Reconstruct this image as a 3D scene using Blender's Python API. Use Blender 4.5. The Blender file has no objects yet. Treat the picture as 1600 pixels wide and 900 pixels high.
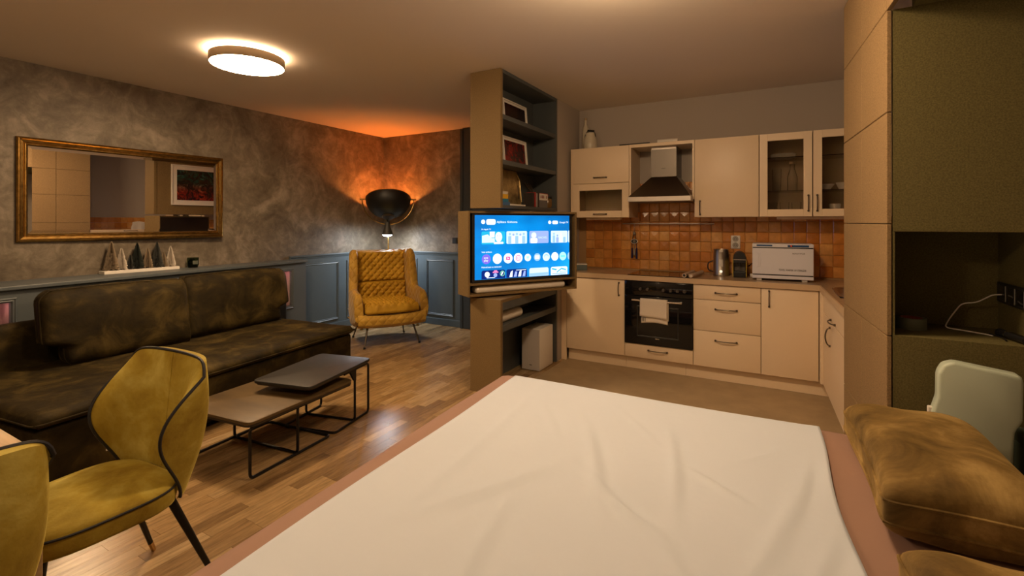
import bpy, bmesh, math, random
from mathutils import Vector, Matrix
random.seed(7)
S = bpy.context.scene
C = S.collection
PI = math.pi
R = math.radians

# ------------------------------------------------------------------ camera
cam_d = bpy.data.cameras.new('camera'); cam = bpy.data.objects.new('camera', cam_d); C.objects.link(cam)
cam.location = (0, 0, 1.404); cam.rotation_euler = (R(90), 0, R(29.2))
cam_d.sensor_width = 36; cam_d.lens = 751 / 1600 * 36; cam_d.shift_y = -(450 - 347.3) / 1600
cam_d.clip_start = .02
S.camera = cam
# ------------------------------------------------------------------ world, exposure
w = bpy.data.worlds.new('world'); S.world = w; w.use_nodes = True
w.node_tree.nodes['Background'].inputs[0].default_value = (.02, .025, .04, 1)
w.node_tree.nodes['Background'].inputs[1].default_value = .3
S.view_settings.view_transform = 'Standard'; S.view_settings.look = 'None'
S.view_settings.exposure = 1.5; S.view_settings.gamma = 1; S.view_settings.use_curve_mapping = False
WARM = (1.0, .68, .39)
LAMP_SOFA, LAMP_BED, LAMP_TABLE_ASSUMED = 34.0, 30.0, 24.0        # strength of the diffusers of the three ceiling lamps, the table one assumed
HALO = 26.0

# ------------------------------------------------------------------ materials
def newmat(name):
    m = bpy.data.materials.new(name); m.use_nodes = True
    nt = m.node_tree; b = nt.nodes['Principled BSDF']
    return m, nt, b
def coords(nt, scale=(1, 1, 1), rot=(0, 0, 0), kind='Object'):
    tc = nt.nodes.new('ShaderNodeTexCoord'); mp = nt.nodes.new('ShaderNodeMapping')
    mp.inputs['Scale'].default_value = scale; mp.inputs['Rotation'].default_value = rot
    nt.links.new(tc.outputs[kind], mp.inputs[0]); return mp.outputs[0]
def ramp(nt, fac, stops):
    r = nt.nodes.new('ShaderNodeValToRGB'); e = r.color_ramp.elements
    while len(e) < len(stops): e.new(.5)
    for i, (p, c) in enumerate(stops):
        e[i].position = p; e[i].color = (*c, 1) if len(c) == 3 else c
    nt.links.new(fac, r.inputs[0]); return r.outputs[0]
def noise(nt, vec, scale, detail=4, rough=.55, dist=0):
    n = nt.nodes.new('ShaderNodeTexNoise'); n.inputs['Scale'].default_value = scale
    n.inputs['Detail'].default_value = detail; n.inputs['Roughness'].default_value = rough
    n.inputs['Distortion'].default_value = dist
    nt.links.new(vec, n.inputs['Vector']); return n.outputs['Fac']
def bump(nt, b, h, strength=.2, dist=.01):
    n = nt.nodes.new('ShaderNodeBump'); n.inputs['Strength'].default_value = strength; n.inputs['Distance'].default_value = dist
    nt.links.new(h, n.inputs['Height']); nt.links.new(n.outputs[0], b.inputs['Normal'])
def mat(name, col, rough=.5, metal=0, var=0, vscale=8, bumps=0, bscale=60, sheen=0, stretch=(1, 1, 1), coat=0, spec=None, detail=4, bdist=.01):
    m, nt, b = newmat(name)
    b.inputs['Base Color'].default_value = (*col, 1); b.inputs['Roughness'].default_value = rough; b.inputs['Metallic'].default_value = metal
    if spec is not None: b.inputs['Specular IOR Level'].default_value = spec
    if coat: b.inputs['Coat Weight'].default_value = coat; b.inputs['Coat Roughness'].default_value = .1
    if sheen:
        b.inputs['Sheen Weight'].default_value = sheen; b.inputs['Sheen Roughness'].default_value = .4
        b.inputs['Sheen Tint'].default_value = (*[min(1, c * 2.2 + .05) for c in col], 1)
    if var or bumps: v = coords(nt, stretch)
    if var:
        f = noise(nt, v, vscale, detail, .6)
        lo = [c * (1 - var) for c in col]; hi = [min(1, c * (1 + var)) for c in col]
        nt.links.new(ramp(nt, f, [(.32, lo), (.68, hi)]), b.inputs['Base Color'])
    if bumps: bump(nt, b, noise(nt, v, bscale, 3), bumps, bdist)
    return m
def emit(name, col, strength):
    m, nt, b = newmat(name)
    b.inputs['Base Color'].default_value = (0, 0, 0, 1); b.inputs['Specular IOR Level'].default_value = 0
    b.inputs['Emission Color'].default_value = (*col, 1); b.inputs['Emission Strength'].default_value = strength
    return m
def velvet(name, lo, mid, hi, scale=5, rough=.75, sheen=.35):
    m, nt, b = newmat(name); v = coords(nt)
    f = noise(nt, v, scale, 6, .62, .6)
    nt.links.new(ramp(nt, f, [(.3, lo), (.5, mid), (.72, hi)]), b.inputs['Base Color'])
    b.inputs['Roughness'].default_value = rough; b.inputs['Specular IOR Level'].default_value = .2
    b.inputs['Sheen Weight'].default_value = sheen; b.inputs['Sheen Roughness'].default_value = .35
    b.inputs['Sheen Tint'].default_value = (*[min(1, c * 1.8) for c in hi], 1)
    bump(nt, b, noise(nt, v, 14, 4), .25, .02)
    return m
def stucco(name):
    m, nt, b = newmat(name); v = coords(nt, (1, 1, 1.0))
    f1 = noise(nt, v, 2.1, 8, .64, 1.4); f2 = noise(nt, v, 9, 8, .7, .8)
    mx = nt.nodes.new('ShaderNodeMix'); mx.inputs[0].default_value = .42
    nt.links.new(f1, mx.inputs[2]); nt.links.new(f2, mx.inputs[3])
    nt.links.new(ramp(nt, mx.outputs[0], [(.34, (.068, .052, .033)), (.5, (.155, .125, .088)), (.66, (.30, .255, .195))]), b.inputs['Base Color'])
    b.inputs['Roughness'].default_value = .55
    bump(nt, b, f2, .25, .01); return m
def mdf(name, col):
    m, nt, b = newmat(name); v = coords(nt)
    f = noise(nt, v, 170, 3, .7); f2 = noise(nt, v, 420, 2, .6)
    c1 = [c * .72 for c in col]; c2 = [min(1, c * 1.25) for c in col]
    base = ramp(nt, f, [(.33, c1), (.67, c2)])
    fl = ramp(nt, f2, [(.74, (0, 0, 0)), (.8, (.6, .6, .6))])
    mx = nt.nodes.new('ShaderNodeMix'); mx.data_type = 'RGBA'
    nt.links.new(fl, mx.inputs[0]); nt.links.new(base, mx.inputs[6]); mx.inputs[7].default_value = (*[min(1, c * 1.9) for c in col], 1)
    nt.links.new(mx.outputs[2], b.inputs['Base Color']); b.inputs['Roughness'].default_value = .75; b.inputs['Specular IOR Level'].default_value = .25
    bump(nt, b, f, .1, .003); return m
def per_object(name, stops, rough=.4, grain=None, coat=0, bumps=0, island=False, spec=.5, gl=.12):
    m, nt, b = newmat(name)
    if island: src = nt.nodes.new('ShaderNodeNewGeometry').outputs['Random Per Island']
    else: src = nt.nodes.new('ShaderNodeObjectInfo').outputs['Random']
    col = ramp(nt, src, stops); b.inputs['Roughness'].default_value = rough; b.inputs['Specular IOR Level'].default_value = spec
    v = coords(nt, grain or (1, 1, 1), kind='Object')
    add = nt.nodes.new('ShaderNodeVectorMath'); add.operation = 'ADD'
    nt.links.new(v, add.inputs[0]); sc = nt.nodes.new('ShaderNodeVectorMath'); sc.operation = 'SCALE'; sc.inputs[3].default_value = 37
    cx = nt.nodes.new('ShaderNodeCombineXYZ'); nt.links.new(src, cx.inputs[0]); nt.links.new(src, cx.inputs[1])
    nt.links.new(cx.outputs[0], sc.inputs[0]); nt.links.new(sc.outputs[0], add.inputs[1])
    f = noise(nt, add.outputs[0], 6, 5, .6)
    hs = nt.nodes.new('ShaderNodeHueSaturation')
    mr = nt.nodes.new('ShaderNodeMapRange'); mr.inputs[1].default_value = .3; mr.inputs[2].default_value = .7
    mr.inputs[3].default_value = 1 - gl * 2; mr.inputs[4].default_value = 1 + gl * 1.6
    nt.links.new(f, mr.inputs[0]); nt.links.new(mr.outputs[0], hs.inputs['Value']); nt.links.new(col, hs.inputs['Color'])
    nt.links.new(hs.outputs[0], b.inputs['Base Color'])
    if coat: b.inputs['Coat Weight'].default_value = coat; b.inputs['Coat Roughness'].default_value = .12
    if bumps: bump(nt, b, f, bumps, .004)
    return m
def glass(name, col=(1, 1, 1), rough=0.02, alpha=.25):
    m, nt, b = newmat(name)
    b.inputs['Base Color'].default_value = (*col, 1); b.inputs['Roughness'].default_value = rough
    b.inputs['Transmission Weight'].default_value = 1; b.inputs['IOR'].default_value = 1.15
    return m

M = {}
M['stucco'] = stucco('stucco_plaster')
M['ceiling'] = mat('ceiling_paint', (.80, .72, .63), .9)
M['white_wall'] = mat('white_wall_paint', (.43, .38, .33), .85, bumps=.03, bscale=90)
M['slate'] = mat('slate_blue_paint', (.072, .098, .118), .42, var=.08, vscale=3)
M['slate_shelf'] = mat('slate_grey_laminate', (.075, .085, .088), .5)
M['slate_dark'] = mat('dark_slate_paint', (.03, .04, .05), .45)
M['console_paint'] = mat('console_paint', (.095, .112, .122), .42)
WOOD = [(0, (.19, .115, .048)), (.22, (.29, .18, .078)), (.45, (.38, .25, .115)), (.7, (.27, .165, .068)), (.85, (.46, .32, .165)), (1, (.225, .135, .055))]
M['board'] = per_object('oak_floorboard', WOOD, .27, (9, 1.2, 9), bumps=.05, gl=.16)
M['board_far'] = per_object('oak_floorboard_rest', WOOD, .27, (9, 1.2, 9), island=True, bumps=.05, gl=.16)
M['subfloor'] = mat('floor_joint', (.07, .04, .02), .8)
M['lino'] = mat('kitchen_floor', (.39, .29, .165), .55, var=.1, vscale=5)
M['mdf'] = mdf('tan_fibreboard', (.20, .132, .056))
M['mdf_panel'] = mdf('tan_fibreboard_panel', (.30, .20, .098))
M['mdf_niche'] = mdf('fibreboard_dim_green_cast', (.148, .125, .046))  # tan board with the dim greenish light put into its colour
M['cream'] = mat('cream_lacquer', (.80, .64, .45), .42)
M['carcass'] = mat('cream_carcass', (.62, .49, .33), .5)
M['worktop'] = mat('beige_worktop', (.42, .30, .19), .25, var=.12, vscale=60)
M['worktop_edge'] = mat('beige_worktop_edge', (.58, .42, .26), .4)
TILE = [(0, (.48, .17, .03)), (.2, (.60, .24, .05)), (.4, (.52, .19, .035)), (.6, (.68, .33, .09)), (.8, (.56, .21, .042)), (1, (.72, .39, .13))]
M['tile'] = per_object('orange_glazed_tile', TILE, .16, (2, 2, 2), coat=.5, bumps=.7, gl=.1)
M['tile_far'] = per_object('orange_glazed_tile_rest', TILE, .2, (2, 2, 2), island=True, gl=.1)
M['grout'] = mat('tile_grout', (.38, .23, .10), .8)
M['steel'] = mat('brushed_steel', (.46, .42, .38), .34, 1, stretch=(1, 1, 60), bumps=.06, bscale=20)
M['steel_dark'] = mat('dull_brushed_steel', (.14, .125, .11), .3, 1, stretch=(1, 1, 60), bumps=.06, bscale=20)
M['pewter'] = mat('pewter_handle', (.16, .13, .10), .35, 1)
M['chrome'] = mat('chrome', (.75, .72, .68), .12, 1)
M['black_glass'] = mat('black_glass', (.006, .006, .007), .06)
M['black'] = mat('black_plastic', (.012, .012, .013), .4)
M['black_metal'] = mat('black_metal', (.010, .009, .008), .38, .4)
M['gold'] = mat('antique_gold', (.40, .235, .065), .3, 1, var=.35, vscale=30)
M['gold_dark'] = mat('antique_gold_dark', (.13, .075, .022), .42, 1, var=.4, vscale=24)
M['brass'] = mat('brass', (.62, .40, .15), .25, 1)
M['mirror'] = mat('silvered_glass', (.82, .80, .78), .0, 1)
M['sofa'] = velvet('olive_velvet_shaded', (.008, .005, .001), (.024, .016, .003), (.08, .055, .014), 5, sheen=.12)  # dim light and nap highlights are put into the sofa velvet's tones
M['pillow'] = velvet('olive_velvet_lit', (.055, .033, .009), (.20, .125, .036), (.47, .325, .12), 5)  # sofa velvet again, with brighter light and highlights put into its tones
M['mustard'] = velvet('mustard_velvet', (.20, .12, .010), (.37, .275, .036), (.56, .48, .13), 4, sheen=.7)  # pale highlights of the nap are put into the lighter tones
M['amber'] = velvet('amber_quilted_velvet', (.30, .155, .011), (.44, .245, .018), (.56, .33, .035), 4, .6)
M['piping'] = mat('black_piping', (.012, .012, .016), .6)
M['table_brown'] = mat('brown_table_top', (.10, .064, .025), .42, var=.3, vscale=7, stretch=(1, .35, 1))
M['table_black'] = mat('black_table_top', (.022, .02, .018), .45, var=.15, vscale=12)
M['table_edge'] = mat('dark_table_edge', (.03, .02, .013), .4)
M['oak'] = mat('light_oak', (.48, .34, .19), .4, var=.18, vscale=7, stretch=(.5, 9, 9))
M['sheet'] = mat('off_white_sheet', (.60, .67, .78), .85, sheen=.1, bumps=.12, bscale=9, bdist=.02)
M['mauve'] = mat('mauve_bedspread', (.33, .20, .15), .8, sheen=.15, bumps=.1, bscale=7, bdist=.02)
M['white'] = mat('white_plastic', (.78, .74, .68), .4)
M['grey_white'] = mat('light_grey_plastic', (.74, .71, .66), .45)
M['towel'] = mat('cream_towel', (.75, .66, .54), .95, bumps=.3, bscale=150)
M['linen'] = mat('cream_fabric', (.66, .56, .44), .9, bumps=.2, bscale=200)
M['board_green_cast'] = mat('pale_moulded_plastic', (.53, .62, .52), .35)  # greenish ambient light is put into this white plastic's colour
M['dark_green'] = mat('dark_green_plastic', (.03, .042, .03), .5)
M['lamp_body'] = mat('lamp_housing', (.30, .22, .14), .6)
M['diff_sofa'] = emit('lamp_diffuser_sofa', WARM, LAMP_SOFA)
M['diff_bed'] = emit('lamp_diffuser_bed', WARM, LAMP_BED)
M['diff_table_assumed'] = emit('lamp_diffuser_table_assumed', WARM, LAMP_TABLE_ASSUMED)
M['halo'] = emit('lamp_halo', WARM, HALO)
M['dome_in'] = mat('dome_gold_inside', (.75, .38, .10), .35, .6)
M['dome_out'] = mat('dome_black_outside', (.008, .007, .006), .45)
M['bulb'] = emit('orange_bulb', (1, .30, .055), 110)
M['spot'] = emit('white_spot', (.86, .93, 1), 110)
M['puck'] = emit('pink_puck', (1, .42, .40), 8)
M['niche_pink_cast'] = mat('niche_pink_cast', (.42, .30, .28), .7)  # pink of the niche lights is put into the wall colour
M['glass'] = glass('clear_glass')
M['smoke_glass'] = glass('green_glass', (.25, .30, .22), .05)
M['frost'] = glass('cabinet_glass', (.88, .85, .80), .10)
M['led_white'] = emit('kettle_light', (1, .85, .6), .4)

# ------------------------------------------------------------------ mesh helpers
def add(bm, src, mtx=None):
    me = bpy.data.meshes.new('tmp'); src.to_mesh(me); src.free()
    if mtx is not None: me.transform(mtx)
    bm.from_mesh(me); bpy.data.meshes.remove(me); return bm
def box(bm, lo, hi, bev=0, seg=2, mtx=None):
    t = bmesh.new(); bmesh.ops.create_cube(t, size=1)
    s = [max(1e-5, hi[i] - lo[i]) for i in range(3)]; c = [(hi[i] + lo[i]) / 2 for i in range(3)]
    bmesh.ops.transform(t, matrix=Matrix.Translation(c) @ Matrix.Diagonal((*s, 1)), verts=t.verts)
    if bev: bmesh.ops.bevel(t, geom=t.edges[:], offset=min(bev, min(s) * .49), segments=seg, affect='EDGES', profile=.5)
    return add(bm, t, mtx)
def B(lo, hi, bev=0, seg=2): return box(bmesh.new(), lo, hi, bev, seg)
def prism(bm, poly, z0, z1, bev=0, seg=2, axis='Z', mtx=None):
    t = bmesh.new()
    f = {'Z': lambda p, h: (p[0], p[1], h), 'Y': lambda p, h: (p[0], h, p[1]), 'X': lambda p, h: (h, p[0], p[1])}[axis]
    a = [t.verts.new(f(p, z0)) for p in poly]; b = [t.verts.new(f(p, z1)) for p in poly]; n = len(poly)
    t.faces.new(a[::-1]); t.faces.new(b)
    for i in range(n): t.faces.new((a[i], a[(i + 1) % n], b[(i + 1) % n], b[i]))
    bmesh.ops.recalc_face_normals(t, faces=t.faces)
    if bev: bmesh.ops.bevel(t, geom=t.edges[:], offset=bev, segments=seg, affect='EDGES', profile=.5)
    return add(bm, t, mtx)
def lathe(bm, prof, seg=32, c=(0, 0, 0), mtx=None):
    t = bmesh.new(); rows = []
    for r, z in prof:
        if r < 1e-6: rows.append([t.verts.new((0, 0, z))])
        else: rows.append([t.verts.new((r * math.cos(2 * PI * k / seg), r * math.sin(2 * PI * k / seg), z)) for k in range(seg)])
    for a, b in zip(rows, rows[1:]):
        for k in range(seg):
            k2 = (k + 1) % seg
            if len(a) == 1 and len(b) == 1: continue
            if len(a) == 1: t.faces.new((a[0], b[k2], b[k]))
            elif len(b) == 1: t.faces.new((a[k], a[k2], b[0]))
            else: t.faces.new((a[k], a[k2], b[k2], b[k]))
    bmesh.ops.recalc_face_normals(t, faces=t.faces)
    m = Matrix.Translation(c)
    return add(bm, t, mtx @ m if mtx is not None else m)
def tube(bm, pts, r, seg=10, closed=False, r2=None):
    pts = [Vector(p) for p in pts]; n = len(pts); t = bmesh.new(); rings = []
    up = None
    for i, p in enumerate(pts):
        if closed: d = pts[(i + 1) % n] - pts[i - 1]
        else: d = pts[min(n - 1, i + 1)] - pts[max(0, i - 1)]
        d.normalize()
        if up is None:
            up = Vector((0, 0, 1)) if abs(d.z) < .9 else Vector((1, 0, 0))
        x = up - d * up.dot(d)
        if x.length < 1e-4: x = d.orthogonal()
        x.normalize(); y = d.cross(x); up = x
        rr = r if r2 is None else r + (r2 - r) * i / (n - 1)
        rings.append([t.verts.new(p + (x * math.cos(2 * PI * k / seg) + y * math.sin(2 * PI * k / seg)) * rr) for k in range(seg)])
    for i in range(n if closed else n - 1):
        a, b = rings[i], rings[(i + 1) % n]
        for k in range(seg): t.faces.new((a[k], a[(k + 1) % seg], b[(k + 1) % seg], b[k]))
    if not closed: t.faces.new(rings[0][::-1]); t.faces.new(rings[-1])
    bmesh.ops.recalc_face_normals(t, faces=t.faces)
    return add(bm, t)
def fillet(pts, r, n=5, closed=False):
    pts = [Vector(p) for p in pts]; out = []; N = len(pts)
    for i, p in enumerate(pts):
        if not closed and i in (0, N - 1): out.append(p); continue
        a = (pts[i - 1] - p); b = (pts[(i + 1) % N] - p); ra = min(r, a.length * .49, b.length * .49)
        a = p + a.normalized() * ra; b = p + b.normalized() * ra
        for k in range(n + 1):
            u = k / n; out.append(a * (1 - u) ** 2 + p * 2 * u * (1 - u) + b * u * u)
    return out
def surf(bm, f, nu, nv, close_u=False):
    t = bmesh.new(); g = [[t.verts.new(f(i / nu, j / nv)) for j in range(nv + 1)] for i in range(nu + (0 if close_u else 1))]
    for i in range(nu):
        for j in range(nv):
            a, b = g[i], g[(i + 1) % len(g)]
            t.faces.new((a[j], b[j], b[j + 1], a[j + 1]))
    return add(bm, t)
def shell(bm, fa, fb, nu, nv):
    """closed slab between two surfaces over the same parameters"""
    t = bmesh.new()
    A = [[t.verts.new(fa(i / nu, j / nv)) for j in range(nv + 1)] for i in range(nu + 1)]
    D = [[t.verts.new(fb(i / nu, j / nv)) for j in range(nv + 1)] for i in range(nu + 1)]
    for i in range(nu):
        for j in range(nv):
            t.faces.new((A[i][j], A[i + 1][j], A[i + 1][j + 1], A[i][j + 1])); t.faces.new((D[i][j], D[i][j + 1], D[i + 1][j + 1], D[i + 1][j]))
    for i in range(nu):
        t.faces.new((A[i][0], D[i][0], D[i + 1][0], A[i + 1][0])); t.faces.new((A[i][nv], A[i + 1][nv], D[i + 1][nv], D[i][nv]))
    for j in range(nv):
        t.faces.new((A[0][j], A[0][j + 1], D[0][j + 1], D[0][j])); t.faces.new((A[nu][j], D[nu][j], D[nu][j + 1], A[nu][j + 1]))
    bmesh.ops.remove_doubles(t, verts=t.verts, dist=1e-5)
    bmesh.ops.recalc_face_normals(t, faces=t.faces)
    return add(bm, t)
def obj(name, bm, m, parent=None, smooth=None, loc=None):
    me = bpy.data.meshes.new(name)
    bm.normal_update(); bm.to_mesh(me); bm.free()
    if smooth:
        for p in me.polygons: p.use_smooth = True
        if smooth != 'all':
            try: me.set_sharp_from_angle(angle=R(38))
            except Exception: pass
    me.materials.append(M[m] if isinstance(m, str) else m)
    o = bpy.data.objects.new(name, me); C.objects.link(o)
    if parent is not None: o.parent = parent
    if loc is not None: o.location = loc
    return o
def tag(o, label, cat, group=None, kind=None):
    o['label'] = label; o['category'] = cat
    if group: o['group'] = group
    if kind: o['kind'] = kind
    return o
def thing(name, label, cat, loc=(0, 0, 0), rz=0, group=None):
    o = bpy.data.objects.new(name, None); C.objects.link(o); o.empty_display_size = .1
    o.location = loc; o.rotation_euler = (0, 0, R(rz)); return tag(o, label, cat, group)
def struct(name, bm, m, parent=None, smooth=None):
    o = obj(name, bm, m, parent, smooth)
    if parent is None: o['kind'] = 'structure'
    return o
def part_label(o, s): o['label'] = s; return o
def text_bm(s, size, align='LEFT', depth=.0006):
    cu = bpy.data.curves.new('t', 'FONT'); cu.body = s; cu.size = size; cu.align_x = align; cu.align_y = 'CENTER'
    cu.extrude = depth; cu.resolution_u = 2
    o = bpy.data.objects.new('t', cu); C.objects.link(o)
    dg = bpy.context.evaluated_depsgraph_get(); me = bpy.data.meshes.new_from_object(o.evaluated_get(dg))
    bm = bmesh.new(); bm.from_mesh(me); bpy.data.meshes.remove(me); bpy.data.objects.remove(o); bpy.data.curves.remove(cu)
    return bm
def xf(bm, mtx): bmesh.ops.transform(bm, matrix=mtx, verts=bm.verts); return bm
FACE_NY = Matrix.Rotation(R(90), 4, 'X')       # text in XY -> facing -Y

XL, YB, YK, CE = -5.115, 5.27, 5.07, 2.65

# ================================================================== SETTING
floor = struct('floor', B((-5.3, -1.8, -.16), (-1.93, 5.5, -.014)), 'subfloor')
struct('trim_1', B((-1.93, -1.8, -.16), (2.1, 5.5, 0)), 'lino')['label'] = 'beige kitchen floor covering'
# floorboards
bw, gap = .072, .0012
bl = {}
for L in (.36, .44, .52):
    bm = B((-bw / 2 + gap / 2, -L / 2 + gap / 2, -.0135), (bw / 2 - gap / 2, L / 2 - gap / 2, 0)); me = bpy.data.meshes.new('floorboard'); bm.to_mesh(me); bm.free()
    me.materials.append(M['board']); bl[L] = me
cands = []
x = -1.93 - bw / 2; r_ = random.Random(3)
while x > -5.1:
    y = -1.75 - r_.random() * .4
    while y < 5.26:
        L = r_.choice((.36, .44, .52)); y1 = min(y + L, 5.262); y0 = max(y, -1.78)
        if y1 - y0 > .03: cands.append((x, y0, y1, L))
        y += L
    x -= bw
def floor_seen(x, y):
    if y < .85: return False
    if x < -3.35 and y < 3.2: return False
    if x > -1.95 or x < -4.9: return False
    return True
seen = [c for c in cands if floor_seen(c[0], (c[1] + c[2]) / 2)]
seen.sort(key=lambda c: c[0] ** 2 + c[1] ** 2); keep = set(seen[:300])
rest = bmesh.new()
for c in cands:
    x, y0, y1, L = c
    if c in keep:
        o = bpy.data.objects.new('floorboard', bl[L]); C.objects.link(o); o.parent = floor
        o.location = (x, (y0 + y1) / 2, 0); o.scale = (1, (y1 - y0) / L, 1)
    else: box(rest, (x - bw / 2 + gap / 2, y0 + gap / 2, -.0135), (x + bw / 2 - gap / 2, y1 - gap / 2, 0))
o = obj('floorboards', rest, 'board_far', floor); o['kind'] = 'stuff'

struct('ceiling', B((-5.3, -1.8, CE), (2.1, 5.5, CE + .1)), 'ceiling')
wl = struct('wall_left', B((-5.3, -1.8, 0), (XL, 5.5, CE)), 'stucco')
wb = struct('wall_back', B((XL, YB, 0), (-2.28, YB + .15, CE)), 'stucco')
wk = struct('wall_kitchen', B((-2.28, YK, 0), (.9, YK + .15, CE)), 'white_wall')
struct('wall_divider', B((-2.28, 4.461, 0), (-1.968, YK, CE)), 'white_wall')
wr = struct('wall_right', B((.88, 3.37, 0), (1.05, YK, CE)), 'white_wall')
struct('wall_alcove', B((1.95, -1.8, 0), (2.1, 3.4, CE)), 'white_wall')
struct('wall_front', B((-5.3, -1.8, 0), (2.1, -1.65, CE)), 'white_wall')

# wainscot on left wall (beyond the console) and back wall
def frame_bm(u0, u1, z0, z1, place, wd=.03, d=.014):
    """picture-frame moulding; place(u, depth, z) -> xyz"""
    bm = bmesh.new(); t = bmesh.new()
    prof = [(0, 0), (.004, d * .7), (wd * .3, d), (wd * .55, d * .55), (wd * .8, d * .75), (wd, .002), (wd, 0)]
    rings = []
    for (su, sz, cu, cz) in ((1, 1, u0, z0), (-1, 1, u1, z0), (-1, -1, u1, z1), (1, -1, u0, z1)):
        rings.append([t.verts.new(place(cu + su * a, b, cz + sz * a)) for a, b in prof])
    n = len(prof)
    for i in range(4):
        a, b = rings[i], rings[(i + 1) % 4]
        for k in range(n - 1): t.faces.new((a[k], b[k], b[k + 1], a[k + 1]))
    bmesh.ops.recalc_face_normals(t, faces=t.faces)
    return add(bm, t)
obj('wainscot_panel', B((XL, 3.7, 0), (XL + .012, YB, .98)), 'slate', wl)
obj('cap_rail', box(B((XL, 3.7, .975), (XL + .035, YB, 1.0), .006), (XL, 3.7, .955), (XL + .022, YB, .977), .004), 'slate', wl)
obj('skirting', B((XL, 3.7, 0), (XL + .024, YB, .09), .005), 'slate', wl)
pl = lambda u, d, z: (XL + .012 + d, u, z)
obj('panel_moulding', frame_bm(3.80, 4.43, .13, .895, pl), 'slate', wl)
obj('panel_moulding', frame_bm(4.56, 5.14, .13, .895, pl), 'slate', wl)
obj('wainscot_panel', B((XL + .012, YB - .012, 0), (-3.70, YB, .98)), 'slate', wb)
obj('cap_rail', box(B((XL + .01, YB - .035, .975), (-3.70, YB, 1.0), .006), (XL + .01, YB - .022, .955), (-3.70, YB, .977), .004), 'slate', wb)
obj('skirting', B((XL + .012, YB - .024, 0), (-3.70, YB, .09), .005), 'slate', wb)
pb = lambda u, d, z: (u, YB - .012 - d, z)
for a, b in ((-4.99, -4.46), (-4.30, -3.83)): obj('panel_moulding', frame_bm(a, b, .13, .90, pb), 'slate', wb)
d1 = struct('door_1', B((-3.70, YB - .05, 0), (-2.285, YB, CE - .01), .004), 'slate_dark')
obj('door_frame', box(B((-3.70, YB - .062, 0), (-3.66, YB - .05, CE - .012), .003), (-2.36, YB - .062, 0), (-2.29, YB - .05, CE - .012)), 'slate_dark', d1)
obj('door_leaf', B((-3.65, YB - .056, .01), (-2.37, YB - .05, 2.22), .002), 'slate_dark', d1)
obj('door_moulding', frame_bm(-3.55, -2.47, .2, 1.0, lambda u, d, z: (u, YB - .056 - d, z)), 'slate_dark', d1)
obj('door_moulding', frame_bm(-3.55, -2.47, 1.12, 2.1, lambda u, d, z: (u, YB - .056 - d, z)), 'slate_dark', d1)
obj('door_handle', tube(bmesh.new(), fillet([(-2.45, YB - .055, 1.04), (-2.45, YB - .1, 1.04), (-2.56, YB - .1, 1.04)], .015), .008), 'steel', d1, True)

sw = thing('light_switch', 'black square light switch on the stucco wall left of the television', 'switch', (-3.823, YB, 1.157))
obj('plate', B((-.04, -.011, -.04), (.04, 0, .04), .003), 'black', sw); obj('rocker', B((-.027, -.015, -.027), (.027, -.011, .027), .002), 'black', sw)

# tiles: backsplash
tm = {}
def tile_mesh(m):
    bm = bmesh.new(); s = .0485
    prof = [(s, 0, 0), (s, .005), (s - .006, .008)]
    t = bmesh.new()
    def ring(h, d): return [t.verts.new((a * h, -d, b * h)) for a, b in ((-1, -1), (1, -1), (1, 1), (-1, 1))]
    r0, r1, r2 = ring(s, 0), ring(s, .005), ring(s - .005, .0082)
    mid = t.verts.new((0, -.0112, 0))
    for a, b in ((r0, r1), (r1, r2)):
        for k in range(4): t.faces.new((a[k], a[(k + 1) % 4], b[(k + 1) % 4], b[k]))
    for k in range(4): t.faces.new((r2[k], r2[(k + 1) % 4], mid))
    bmesh.ops.recalc_face_normals(t, faces=t.faces); me = bpy.data.meshes.new('tile'); t.to_mesh(me); t.free(); bm.free(); me.materials.append(M[m]); return me
tme = tile_mesh('tile')
obj('grout_bed', B((-1.968, YK - .003, .9), (.878, YK, 1.50)), 'grout', wk)
obj('grout_bed', B((-1.309, YK - .0028, 1.50), (-.699, YK, 1.75)), 'grout', wk)
xs = [-.7425 + .0995 * k for k in range(-12, 17)]
for x in xs:
    for j in range(9):
        z = .9625 + .0995 * j
        if x < -1.93 or x > .83: continue
        if z > 1.5 and not (-1.32 < x < -.68): continue
        o = bpy.data.objects.new('tile', tme); C.objects.link(o); o.parent = wk
        o.location = (x, YK - .003, z); o.rotation_euler = (R(random.uniform(-1.2, 1.2)), 0, R(random.uniform(-1.2, 1.2)))
bm = bmesh.new()
for k in range(17):
    for j in range(6):
        y0 = 3.385 + .0995 * k; z0 = .9005 + .0995 * j
        box(bm, (.872, y0, z0), (.88, y0 + .097, min(1.5, z0 + .097)))
o = obj('tiles', bm, 'tile_far', wr); o['kind'] = 'stuff'

# ================================================================== LEFT WALL: console, mirror, ornaments
def cx(y): return -4.558 - .0946 * y            # front of the console
con = thing('wall_console', 'long slate grey wall console with moulded panels and glowing niches behind sofa', 'console', (-4.9, 1.8, 0))
conw = lambda bm: xf(bm, Matrix.Translation((4.9, -1.8, 0)))
Y0, Y1 = -.6, 3.785
poly = lambda ya, yb, da, db: [(XL + da, ya), (XL + da, yb), (cx(yb) + db, yb), (cx(ya) + db, ya)]
def front(ya, yb, d0, d1, z0, z1): # slab along the front
    return prism(bmesh.new(), [(cx(ya) + d0, ya), (cx(yb) + d0, yb), (cx(yb) + d1, yb), (cx(ya) + d1, ya)], z0, z1)
obj('ledge', conw(prism(bmesh.new(), poly(Y0, Y1 + .012, .001, .028), .932, .96, .005)), 'console_paint', con)
n1, n2 = (.62, 1.215), (2.99, 3.575)
bm = front(Y0, n1[0], -.03, 0, 0, .932)
for a, b in ((n1[1], n2[0]), (n2[1], Y1)): add(bm, front(a, b, -.03, 0, 0, .932))
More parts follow.
